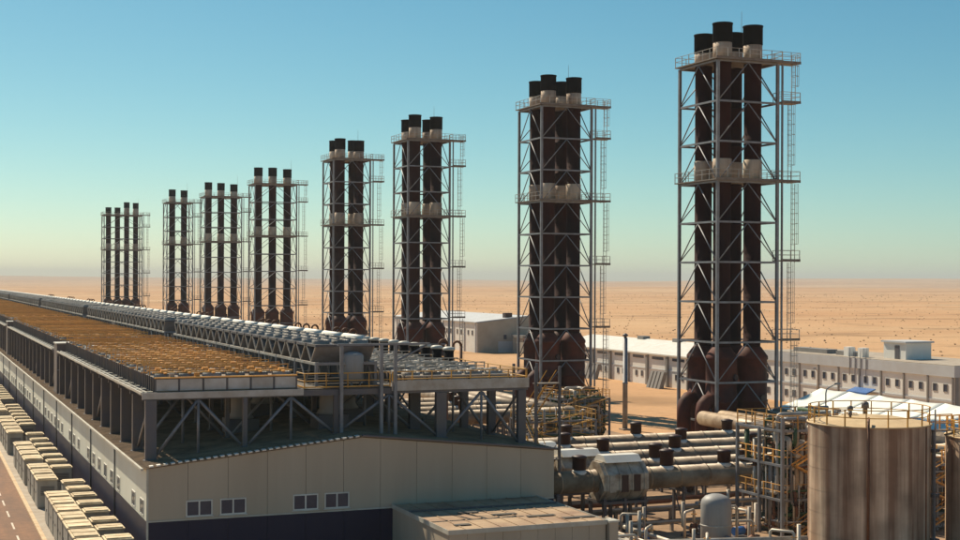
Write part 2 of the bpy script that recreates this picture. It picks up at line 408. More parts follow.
obj('verge_cap', vt.mesh('verge_cap', duct_w), hall)  # white blocks: sunlight on the verge teeth is put into their colour
vr = MB().prism([(RIDGE, ZR+.09), (HP1+.2, ZE+.07), (HP1+.2, ZE+.19), (RIDGE, ZR+.21)], 'y', HT0-.19, HT0+.1)
obj('verge_trim', vr.mesh('verge_trim', steel_d), hall)
gut = MB().box(HP0-.42, HT0-.15, ZE-.08, HP0-.26, HT0+nb*BAY, ZE+.06)
obj('gutter', gut.mesh('gutter', trim_m), hall)
dp = MB().tube([(0, 0, .2), (0, 0, ZE-.1)], .05, 6).mesh('downpipe', seam_m)
for i in range(1, npl//4): obj('downpipe', dp, hall, (HP0-.06, HT0+.1+i*PL*4, 0))

# annex in front of the gable
AX0, AX1, AT0, AT1, AZ = 31.1, 42.0, 81.3, HT0-.06, 3.85
ax = thing('annex', 'low flat roofed annex built against the hall gable, half its roof in shadow', 'building', (AX0, AT0, 0))
aw, at = AX1-AX0, AT1-AT0
npn = 9
for i in range(npn):
    a, b_ = i*aw/npn+.01, (i+1)*aw/npn-.01
    obj('front_panel', MB().box(a, 0, 0, b_, .1, AZ-.2).mesh('front_panel', white_shade), ax)
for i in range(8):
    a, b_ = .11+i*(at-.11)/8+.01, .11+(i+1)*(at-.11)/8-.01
    obj('side_panel', MB().box(0, a, 0, .1, b_, AZ-.2).mesh('side_panel', white_shade), ax)
    obj('side_panel', MB().box(aw-.1, a, 0, aw, b_, AZ-.2).mesh('side_panel', white_shade), ax)
obj('wall_core', MB().box(.12, .12, 0, aw-.12, at, AZ-.22).mesh('wall_core', seam_m), ax)
for k in range(3):
    for i in range(9):
        a, b_ = -.05+i*(aw+.1)/9+.006, -.05+(i+1)*(aw+.1)/9-.006
        c_, d_ = -.05+k*(at+.02)/3+.01, -.05+(k+1)*(at+.02)/3-.01
        mb = MB().box(a, c_, AZ-.2, b_, d_, AZ-.06)
        mb.box(a, c_, AZ-.06, a+.1, d_, AZ-.02)
        obj('roof_sheet', mb.mesh('roof_sheet', roofa_m), ax)
obj('fascia', MB().box(-.09, -.09, AZ-.28, aw+.09, -.055, AZ+.02).mesh('fascia', trim_m), ax)
obj('fascia', MB().box(-.09, -.05, AZ-.28, -.055, at, AZ+.02).mesh('fascia', trim_m), ax)
obj('fascia', MB().box(aw+.055, -.05, AZ-.28, aw+.09, at, AZ+.02).mesh('fascia', trim_m), ax)
obj('ridge_bar', MB().box(0, 7.55, AZ-.055, aw, 7.68, AZ+.07).mesh('ridge_bar', steel_d), ax)
for k in range(5): obj('roof_patch', MB().box(0, 0, 0, 1.1+.3*k, .5, .03).mesh('roof_patch', deckd_m), ax, (1.0+1.9*k, 1.5+1.4*((k*7) % 4), AZ-.017))
rc = thing('riser_duct', 'square pale riser duct with cap against the annex side', 'duct', (42.45, 81.4, 0))
obj('shaft', MB().box(-.32, -.4, 0, .32, .4, AZ-.15).mesh('shaft', white_shade), rc)
obj('cap', MB().box(-.37, -.45, AZ-.15, .37, .45, AZ-.02).mesh('cap', trim_m), rc)

# ------------------------------------------------------------------ cooler platform on the hall roof
rng = random.Random(11)
DZ = 11.76                                   # deck top
COLP = (15.0, 21.4, 27.9, 35.8, 42.2)
colw = {15.0: .74, 21.4: .30, 27.9: .34, 35.8: .78, 42.2: .62}
FT0 = 95.45                                  # first frame
blocks = [(0, 11), (11, 25), (25, 40), (40, 58), (58, 85)]
col_me = {}
for p in COLP:
    hw = colw[p]/2; zb = roofz(p)+.085 - .03
    mb = MB()
    # H-section: two flanges and a web, with a base plate
    if hw > .3:
        mb.box(-hw, -.22, zb, hw, -.17, DZ-.5); mb.box(-hw, .17, zb, hw, .22, DZ-.5); mb.box(-.05, -.17, zb, .05, .17, DZ-.5)
        mb.box(-hw, -.17, zb, -hw+.04, .17, DZ-.5)
    else:
        mb.box(-hw, -hw, zb, hw, hw, DZ-.5)
    mb.box(-hw-.1, -.32, zb, hw+.1, .32, zb+.09)
    col_me[p] = mb.mesh('column', steel_d)
xb = MB().box(14.45, -.12, DZ-.50, 42.7, .12, DZ-.09).mesh('cross_beam', steel_d)
lb = MB().box(-.12, .13, DZ-.48, .12, BAY-.13, DZ-.10).mesh('edge_beam', steel_d)
pan = [MB().box(a, .02, DZ-.085, b_, BAY-.02, DZ).mesh('deck_panel', deckd_m) for a, b_ in ((15.25, 25.4), (25.45, 31.9), (31.95, 42.75))]
outr = MB().box(-.55, -.16, DZ-.085, .45, .16, DZ+.02).mesh('walkway_plank', trim_m)
chan = MB().box(-.05, .02, DZ-.12, .05, BAY-.02, DZ+.05).mesh('edge_channel', trim_m)
chan2 = MB().box(-.04, .02, DZ-.12, .04, BAY-.02, DZ+.06).mesh('edge_rail', trim_m)
def brace_me(p0, z0, p1, z1, r=.11): return MB().tube([(p0, 0, z0), (p1, 0, z1)], r, 6).mesh('brace', steel)
chev = []
for a, b_ in zip(COLP[:-1], COLP[1:]):
    m_ = (a+b_)/2
    chev.append((brace_me(a+.3, roofz(a)+.3, m_-.08, DZ-.6), brace_me(b_-.3, roofz(b_)+.3, m_+.08, DZ-.6),
                 MB().tube([(m_, 0, roofz(m_)+.08), (m_, 0, DZ-.5)], .10, 6).mesh('brace_post', steel)))
lbrace = MB().tube([(0, .3, DZ-.6), (0, BAY-.3, 7.6)], .09, 6).mesh('side_brace', steel)
ords = ['foremost', 'second', 'third', 'fourth', 'rearmost']
for bi, (f0, f1) in enumerate(blocks):
    t = thing('cooler_platform', ['raised steel cooler platform with dark columns above the hall gable',
              'raised cooler platform bay, second one back from the hall gable',
              'raised cooler platform bay, third one back from the hall gable',
              'raised cooler platform bay, fourth one back from the hall gable',
              'raised cooler platform bay at the far end of the hall'][bi], 'platform', (0, FT0+f0*BAY, 0))
    n = f1-f0
    for k in range(n):
        y = k*BAY + (.0 if k else .0)
        last = (k == n-1)
        for p in COLP:
            if bi > 1 and p in (21.4, 27.9): continue
            obj('column', col_me[p], t, (p, y, 0))
        obj('cross_beam', xb, t, (0, y, 0))
        if not last or bi == len(blocks)-1:
            for p in (15.0, 27.9, 35.8, 42.2): obj('edge_beam', lb, t, (p, y, 0))
            obj('edge_channel', chan, t, (14.40, y, 0)); obj('edge_rail', chan2, t, (14.72, y, 0))
            for q in pan: obj('deck_panel', q, t, (0, y, 0))
            obj('walkway_plank', outr, t, (15.05, y+.9, 0)); obj('walkway_plank', outr, t, (15.05, y+3.9, 0))
        if k in (0, 1, 4, 8) and bi < 2:
            for ci, (a, b_, c_) in enumerate(chev):
                obj('brace', a, t, (0, y-.0, 0)); obj('brace', b_, t, (0, y, 0)); obj('brace_post', c_, t, (0, y, 0))
        if k % 4 == 0 and bi < 2:
            for p in (15.0, 42.2): obj('side_brace', lbrace, t, (p, y, 0))
    # front fascia
    if bi == 0:
        obj('fascia_beam', MB().box(14.40, -.22, DZ-.42, 25.5, -.13, DZ+.02).mesh('fascia_beam', rad_s), t)
        obj('fascia_beam', MB().box(32.0, -.22, DZ-.30, 42.75, -.13, DZ+.42).mesh('fascia_beam', steel_l), t)

# tall dark risers at the platform joints
for i, (f0, f1) in enumerate(blocks[:3]):
    y = FT0+(f1-1)*BAY+1.0
    t = thing('riser_casing', ['tall dark riser casing at the first platform joint behind the gable', 'tall dark riser casing at the second platform joint', 'tall dark riser casing at the third platform joint'][i], 'casing', (14.6, y, roofz(14.9)+.05))
    obj('casing', MB().box(-.15, 0, 0, 1.5, 3.2, 5.3).mesh('casing', steel_d), t)
    obj('cap', MB().box(-.22, -.07, 5.3, 1.57, 3.27, 5.42).mesh('cap', trim_m), t)
    obj('flange', MB().box(-.2, -.05, 2.5, 1.55, -.003, 2.62).mesh('flange', steel), t)
# ventilators standing on the roof under the platform
for i, (p, y) in enumerate(((28.6, 99.5), (31.8, 106.0), (26.5, 112), (34.0, 118), (28.9, 126), (23.0, 104), (33.5, 135), (28.9, 146), (23.5, 160))):
    zb = roofz(p)+.1
    t = thing('roof_ventilator', ['pale round roof ventilator on a blue grey base by the gable ridge',
              'round roof ventilator in the dark under the cooler platform'][min(i, 1)], 'ventilator', (p, y, zb-.12), 0, 'ventilators under the platform' if i else None)
    obj('base', MB().box(-1.15, -1.15, 0, 1.15, 1.15, 1.1).mesh('base', steel_d), t)
    obj('hood', MB().lathe([(1.0, 1.1), (.75, 1.5), (.75, 3.0), (.85, 3.05), (.85, 3.2)], 18).mesh('hood', vessel_m), t)

# ------------------------------------------------------------------ radiator rows
def tube_rail(mb, pts, r=.035): mb.tube(pts, r, 5)
RW = 1.64
def fan_meshes(gm):
    ring = MB().lathe([(.70, 0), (.70, .26), (.62, .26), (.60, .04)], 12, cap=False)
    ring.lathe([(.60, .03), (.0, .03)], 12, cap=False)
    hub = MB().lathe([(.14, .04), (.14, .22), (.05, .28)], 8)
    g = MB()
    g.box(-.78, -.09, .27, .78, .09, .36); g.box(-.09, -.78, .272, .09, .78, .362)
    g.box(-.2, -.2, .30, .2, .2, .5)
    return ring.mesh('fan_ring', fan_m), hub.mesh('fan_hub', black_m), g.mesh('motor_mount', gm)
fan_o = fan_meshes(orange); fan_g = fan_meshes(steel_l)
def radiator_row(name, ncol, gm_fans, railmat, label, group, H, seed, simple=False, front_orange=True):
    q = random.Random(seed)
    W = ncol*RW
    t = thing(name, label, 'radiator', (0, 0, 0), 0, group)
    obj('body', MB().box(.04, .06, .0, W-.04, 5.0, H-.05).mesh('body', rad_t), t)
    ring, hub, mount = gm_fans
    if not simple:
        pm = MB().box(.07, -.0, .10, RW-.07, .055, H-.12).mesh('casing_panel', rad_s)
        po = MB().box(-.05, -.03, 0, .05, .058, H-.06).mesh('casing_post', steel_d)
        for i in range(ncol): obj('casing_panel', pm, t, (i*RW, 0, 0))
        for i in range(ncol+1): obj('casing_post', po, t, (min(max(i*RW, .05), W-.05), 0, 0))
        sp = MB().box(-.08, -.06, 0, .03, .06, H+.02).mesh('side_post', steel_d)
        for k in range(6): obj('side_post', sp, t, (0, .3+k*.92, 0))
    obj('header', MB().box(0, -.04, H-.055, W, .12, H+.03).mesh('header', railmat), t)
    fj = MB()
    for i in range(ncol):
        for k in range(2):
            x, y = (i+.5)*RW, 1.3+k*2.35
            f = obj('fan', ring, t, (x, y, H-.05))
            if not simple: obj('fan_hub', hub, f)
            if q.random() < (.9 if railmat is orange else .7):
                mo = obj('motor_mount', mount, f)
    # guard rails on the service walk between rows
    r = MB(); hh = .62
    for yy in ((2.45, 4.95) if railmat is orange else (4.95,)):
        for zz in (.34, hh): r.box(0, yy-.035, H+zz-.035, W, yy+.035, H+zz+.035)
    obj('guard_rail', r.mesh('guard_rail', railmat), t)
    r = MB()
    for yy in ((2.45, 4.95) if railmat is orange else (4.95,)):
        for i in range(ncol*2+1):
            x = min(max(i*RW/2, .05), W-.05)
            if q.random() < .85: r.box(x-.035, yy-.03, H-.05, x+.035, yy+.03, H+hh-.036)
    obj('guard_posts', r.mesh('guard_posts', railmat), t)
    # clutter: valve boxes and cable trays on the deck
    for i in range(4):
        x, y = q.uniform(.5, W-.5), q.choice((2.15, 2.8, .35))
        obj('junction_box', MB().box(-.18, -.12, 0, .18, .12, .34).mesh('junction_box', q.choice((steel_l, rad_s, orange if railmat is orange else fan_m))), t, (x, y, H-.06))
    return reg(t)
GL = 'orange railed radiator rows across the platform'
var = [radiator_row('radiator_row', 6, fan_o, orange, 'row of fan radiators with orange mounts and rails on the platform', GL, .98, s) for s in (1, 2, 3)]
sim = [radiator_row('radiator_row', 6, fan_o, orange, 'row of fan radiators with orange mounts and rails on the platform', GL, .98, s, True) for s in (4, 5)]
joints = {b_[1]-1 for b_ in blocks[:-1]}
used = set()
def put(proto, loc, label=None):
    if proto.name not in used:
        used.add(proto.name); proto.location = loc
        if label: proto['label'] = label
        return proto
    return copy_tree(proto, loc, None, label)
for i in range(84):
    if i in joints: continue
    lab = None
    if i == 0: pr = radiator_row('radiator_row', 6, fan_o, orange, 'foremost row of orange mounted radiators with pale casing panels over the gable', GL, .98, 77)
    else: pr = (var if i < 34 else sim)[i % (3 if i < 34 else 2)]
    o = put(pr, (15.30, FT0+i*BAY+.22, DZ+.002))
    if 0 < i < 10: o['label'] = 'row of orange mounted fan radiators, %s row back from the gable' % ORD[i]
    elif i: o['label'] = 'row of orange mounted fan radiators beyond the tenth row from the gable'
# side walk uprights are part of each row; grey rows on the stack side
GR = 'grey radiator rows on the stack side of the platform'
gv = [radiator_row('radiator_row', 5, fan_g, steel_l, 'row of grey fan radiators beside the stacks', GR, .70, s) for s in (6, 7)]
gs = [radiator_row('radiator_row', 5, fan_g, steel_l, 'row of grey fan radiators beside the stacks', GR, .70, s, True) for s in (8,)]
for i in range(84):
    if i in joints: continue
    o = put(gv[i % 2] if i < 26 else gs[0], (33.2, FT0+i*BAY+.22, DZ+.002))
    o['label'] = ('row of grey fan radiators, %s row back from the gable' % ORD[i]) if i < 6 else 'row of grey fan radiators beyond the sixth row from the gable'

# yellow guard rails along the platform front and stack side
def railing(name, pts, label, z0, h=1.05, m=yellow, step=1.5, group=None, r=.04):
    t = thing(name, label, 'railing', pts[0][:2]+(z0,), 0, group)
    o = Vector(pts[0]).to_3d() if len(pts[0]) == 3 else Vector((pts[0][0], pts[0][1], 0))
    for a, b_ in zip(pts[:-1], pts[1:]):
        a = Vector((a[0], a[1], 0)); b_ = Vector((b_[0], b_[1], 0)); d = b_-a; n = max(1, round(d.length/step))
        for zz, nm in ((h, 'top_rail'), (h*.5, 'mid_rail')):
            obj(nm, MB().tube([a-o+Vector((0, 0, zz)), b_-o+Vector((0, 0, zz))], r, 5).mesh(nm, m), t)
        obj('toe_board', MB().tube([a-o+Vector((0, 0, .10)), b_-o+Vector((0, 0, .10))], .06, 4).mesh('toe_board', m), t)
        pm = MB().box(-.035, -.035, 0, .035, .035, h).mesh('post', m)
        for k in range(n+1): obj('post', pm, t, tuple(a-o+d*k/n))
    return t
railing('guard_railing', [(25.6, 97.5), (25.6, 95.4), (31.9, 95.4)], 'yellow guard railing across the walkway gap at the platform front', DZ)
railing('guard_railing', [(32.1, 95.42), (42.65, 95.42)], 'yellow guard railing in front of the grey radiators over the gable', DZ)
railing('guard_railing', [(42.65, 95.6), (42.65, 150)], 'long yellow guard railing on the stack side of the platform', DZ, step=2.5)
# stair tower at the stack-side corner of the platform
st = thing('access_stair', 'yellow steel access stair at the platform corner beside the stacks', 'stair', (43.9, 97.0, 0))
for x in (.2, 2.2):
    for y in (0, 4.2): obj('column', MB().box(x-.09, y-.09, 0, x+.09, y+.09, DZ+1.1).mesh('column', steel_d), st)
for k in range(4):
    z0 = k*2.9; y0, y1 = (.3, 3.9) if k % 2 == 0 else (3.9, .3); x = .75 if k % 2 == 0 else 1.65
    fl = MB()
    for s_ in (-.38, .38): fl.tube([(x+s_, y0, z0+.1), (x+s_, y1, z0+2.85)], .07, 4)
    obj('stringer', fl.mesh('stringer', yellow), st)
    tr = MB()
    for j in range(12): f = (j+.5)/12; y = y0+(y1-y0)*f; tr.box(x-.36, y-.12, z0+.1+2.75*f, x+.36, y+.12, z0+.14+2.75*f)
    obj('treads', tr.mesh('treads', deck_m), st)
    hr = MB()
    for s_ in (-.4, .4): hr.tube([(x+s_, y0, z0+1.1), (x+s_, y1, z0+3.85)], .035, 5)
    obj('handrail', hr.mesh('handrail', yellow), st)
    obj('landing', MB().box(.2, (y1-.3 if y1 > 2 else y1-.5), z0+2.82, 2.2, (y1+.5 if y1 > 2 else y1+.3), z0+2.9).mesh('landing', deck_m), st)

# ------------------------------------------------------------------ central rack with V-bank coolers and white duct
RP0, RP1 = 26.7, 31.3
rk_post = MB().box(-.10, -.10, 0, .10, .10, 1.55).mesh('post', steel)
rk_v = MB().tube([(0, -1.2, 1.5), (0, 0, .15)], .06, 5).tube([(0, 1.2, 1.5), (0, 0, .15)], .06, 5).mesh('v_strut', steel_l)
rk_x = MB().box(RP0, -.1, 1.55, RP1, .1, 1.75).mesh('cross_beam', steel)
rk_l = MB().box(-.08, .11, 1.55, .08, BAY-.11, 1.73).mesh('long_beam', steel_l)
rk_b = MB().box(-.03, .12, .05, .03, BAY-.12, 1.5).mesh('back_panel', steel_d)
def vcool(label, group):
    t = thing('v_bank_cooler', label, 'cooler', (0, 0, 0), 0, group)
    W = 4.4; Lc = 2.6
    for s_ in (-1, 1):
        a = MB().prism([(Lc/2+s_*.10-.06, 0), (Lc/2+s_*.10+.06, 0), (Lc/2+s_*1.15+.06, 1.1), (Lc/2+s_*1.15-.06, 1.1)], 'x', .05, W-.05)
        obj('coil_panel', a.mesh('coil_panel', steel), t)
    obj('fan_deck', MB().box(0, .05, 1.102, W, Lc-.05, 1.28).mesh('fan_deck', steel_d), t)
    for i in range(3):
        f = obj('fan', MBf, t, ((i+.5)*W/3, Lc/2, 1.275))
    for x in (.03, W-.03):
        obj('end_frame', MB().tube([(x, .12, 1.1), (x, Lc/2, -.0), (x, Lc-.12, 1.1)], .07, 4).mesh('end_frame', steel_l), t)
    return reg(t)
MBf = MB().lathe([(.66, 0), (.66, .28), (.58, .28), (.56, .05)], 12, cap=False).lathe([(.56, .04), (0, .04)], 12, cap=False).mesh('fan', fan_m)
vc = vcool('grey V-bank cooler unit on the central rack of the platform', 'V-bank coolers on the central rack')
for bi, (f0, f1) in enumerate(blocks):
    t = thing('cooler_rack', ['grey steel rack of V struts, its end open above the gable', 'grey steel rack on the second platform bay from the gable',
              'grey steel rack on the third platform bay from the gable', 'grey steel rack on the fourth platform bay from the gable',
              'grey steel rack at the far end of the platforms'][bi], 'rack', (0, FT0+1.2+f0*BAY, DZ))
    for k in range(f1-f0):
        for p in (RP0+.1, RP1-.1):
            obj('post', rk_post, t, (p, k*BAY, 0))
            obj('v_strut', rk_v, t, (p, k*BAY+BAY/2, 0))
            if k < f1-f0-1 or bi == 4: obj('long_beam', rk_l, t, (p, k*BAY, 0))
        obj('cross_beam', rk_x, t, (0, k*BAY, 0))
        if k < f1-f0-1 or bi == 4: obj('back_panel', rk_b, t, (RP1-.1, k*BAY, 0))
    for k in range(f1-f0-(bi < 4)):
        for h_ in range(2):
            put(vc, (RP0+.1, FT0+1.2+(f0+k)*BAY+.2+h_*2.85, DZ+1.735))
wd = thing('supply_duct', 'long white insulated duct along the top of the cooler rack', 'duct', (31.9, FT0+6, 14.95))
seg = MB().tube([(0, .05, 0), (0, .5, 0), (0, .5, 0), (0, BAY-.5, 0), (0, BAY-.5, 0), (0, BAY-.05, 0)], [.16, .16, .26, .26, .16, .16], 12).mesh('duct_segment', duct_w)
leg = MB().box(-.08, -.08, 11.76-14.95, .08, .08, -.15).mesh('support', steel)
for i in range(82):
    obj('duct_segment', seg, wd, (0, i*BAY, 0)); obj('support', leg, wd, (0, i*BAY+.3, 0))
# equipment at the near end of the rack
pf = thing('portal_frame', 'thin grey portal frame standing in front of the cooler rack', 'frame', (28.2, 95.1, 0))
for x in (0, 2.95, 4.0):
    zb = roofz(28.2+x)+.02
    obj('post', MB().box(x-.11, -.11, zb, x+.11, .11, 14.75).mesh('post', steel), pf)
obj('beam', MB().box(-.3, -.09, 14.752, 6.6, .09, 14.90).mesh('beam', steel), pf)
obj('strut', MB().tube([(6.4, 0, 14.75), (4.1, 0, 13.6)], .07, 5).mesh('strut', steel), pf)
for i, (p, y, r, h) in enumerate(((29.6, 96.9, .75, 2.4),)):
    t = thing('expansion_vessel', 'grey expansion vessel standing inside the portal frame', 'vessel', (p, y, DZ))
    obj('shell', MB().lathe([(r*.8, .3), (r, .42), (r, h-.2), (r*.85, h-.05), (r*.4, h+.06), (.05, h+.08)], 18).mesh('shell', vessel_m), t)
    for a in range(3):
        an = a*2.094; obj('leg', MB().box(-.06, -.06, 0, .06, .06, .45).mesh('leg', steel), t, (r*.7*math.cos(an), r*.7*math.sin(an), 0))

# dark mushroom vents on the stack side edge
mv = thing('mushroom_vent', 'dark round vent with pale cap on the stack side edge', 'vent', (0, 0, 0), 0, 'round vents along the stack side edge')
obj('stem', MB().lathe([(.42, 0), (.42, 1.75)], 14).mesh('stem', cap_m), mv)
obj('cap', MB().lathe([(.50, 1.75), (.54, 1.85), (.46, 2.0), (.2, 2.06)], 14).mesh('cap', trim_m), mv)
reg(mv)
for i in range(34): put(mv, (42.05, 110.2+i*2.9, DZ))
# goose-neck breather pipes beyond the roof edge
gn = thing('gooseneck_pipe', 'rusty brown gooseneck breather pipe on the stack side of the hall', 'pipe', (0, 0, 0), 0, 'gooseneck breather pipes')
obj('riser', MB().tube([(0, 0, 0), (0, 0, 13.5)], .12, 8).mesh('riser', pipe_r), gn)
obj('bend', MB().tube([(0, 0, 13.5)] + [(-.38+.38*math.cos(a*.393), 0, 13.5+.38*math.sin(a*.393)) for a in range(1, 9)] + [(-.76, 0, 13.0)], .12, 8).mesh('bend', pipe_r), gn)
obj('foot', MB().box(-.35, -.35, 0, .35, .35, .1).mesh('foot', conc_m), gn)
reg(gn)
for i, y in enumerate((118, 121.5, 150, 153, 156.5, 166, 170, 174, 186, 189.5, 193, 232, 236, 240, 262, 266, 301, 305, 309, 313, 350, 354, 358, 390, 395, 400, 440, 446, 452, 505, 511, 517)):
    put(gn, (46.2, y, 0))

# ------------------------------------------------------------------ cabinets along the hall wall
def cabinet(wd_, dp_, h, label, group):
    t = thing('equipment_cabinet', label, 'cabinet', (0, 0, 0), 0, group)
    obj('plinth', MB().box(.03, .03, 0, wd_-.03, dp_-.03, .12).mesh('plinth', conc_m), t)
    obj('body', MB().box(0, 0, .12, wd_, dp_, h-.12).mesh('body', box_s), t)
    n = 2
    for i in range(n):
        a = .06+i*(dp_-.12)/n
        d = obj('door', MB().box(-.035, a+.02, .22, -.002, a+(dp_-.12)/n-.02, h-.25).mesh('door', box_s), t)
        obj('handle', MB().box(-.075, a+(dp_-.12)/n-.16, h*.5-.1, -.035, a+(dp_-.12)/n-.11, h*.5+.1).mesh('handle', steel_d), d)
    ro = MB().box(-.10, -.10, h-.118, wd_+.06, dp_+.10, h-.03)
    obj('roof', ro.mesh('roof', box_t), t)
    rr_ = MB()
    for i in range(2): rr_.box(.02, .04+i*dp_*.5, h-.031, wd_-.06, .04+i*dp_*.5+dp_*.40, h+.06)
    obj('roof_hatch', rr_.mesh('roof_hatch', box_t), t)
    lv = MB()
    for k in range(6): lv.box(.25, -.03, h*.45+k*.13, wd_-.25, -.003, h*.45+.07+k*.13)
    obj('louvre', lv.mesh('louvre', steel_d), t)
    return reg(t)
ca = cabinet(1.70, 1.55, 2.35, 'pale dusty equipment cabinet in the row against the hall wall', 'cabinets in the row against the hall wall')
cb = cabinet(1.60, 2.9, 2.45, 'pale dusty equipment cabinet in the row along the kerb', 'cabinets in the row along the kerb')
PV = .10; n_ca = n_cb = 0
for y in (93.6, 97.7, 101.0, 105.3, 109.2, 113.2, 117.0, 121.0, 131.0, 135.6, 139.8, 145.0, 149.3, 154.2, 160.0, 171, 175, 179, 183.5, 188, 192.5, 197, 208, 212, 216.5, 221, 225.5, 230, 234, 246, 250, 254, 258.5, 263, 267.5, 272):
    o = put(ca, (11.9, y, PV)); n_ca = n_ca+1
    o['label'] = ('pale dusty cabinet against the hall wall, %s back from the gable corner' % ORD[n_ca-1]) if n_ca < 16 else 'pale dusty cabinet against the hall wall beyond the second heap'
for y in (91.0, 94.6, 98.4, 102.0, 105.6, 109.2, 112.7, 122.8, 126.6, 130.5, 137.0, 141.0, 144.8, 149.0, 161.5, 165.5, 169.5, 174.0, 178, 189, 193.0, 197, 201, 205, 216, 220, 224, 228, 240, 244, 248, 252):
    o = put(cb, (9.98, y, PV)); n_cb = n_cb+1
    o['label'] = ('pale dusty cabinet along the kerb, %s back from the gable corner' % ORD[n_cb-1]) if n_cb < 15 else 'pale dusty cabinet along the kerb beyond the second heap'
def heap(x, y, r, label, seed):
    q = random.Random(seed); t = thing('rubble_heap', label, 'rubble', (x, y, PV))
    for k in range(16):
        a = q.uniform(0, 6.28); rr_ = r*math.sqrt(q.random()); s_ = q.uniform(.2, .42)
        mb = MB().lathe([(s_*.6, -s_*.4), (s_, 0), (s_*.75, s_*.45), (s_*.2, s_*.62)], 6)
        z = max(s_*.4, (1-rr_/r)*.75)
        obj('stone', mb.mesh('stone', q.choice((conc_m, box_t, pipe_r))), t, (rr_*math.cos(a), rr_*math.sin(a), z-.02), q.uniform(0, 3))
    obj('sand', MB().lathe([(r*1.1, -.01), (r*.7, .3), (r*.25, .6)], 12).mesh('sand', yard_m), t)
heap(12.9, 125.6, .8, 'low heap of pale stones between the first two cabinet groups', 1)
heap(12.8, 165.2, .8, 'low heap of pale stones between the second and third cabinet groups', 2)

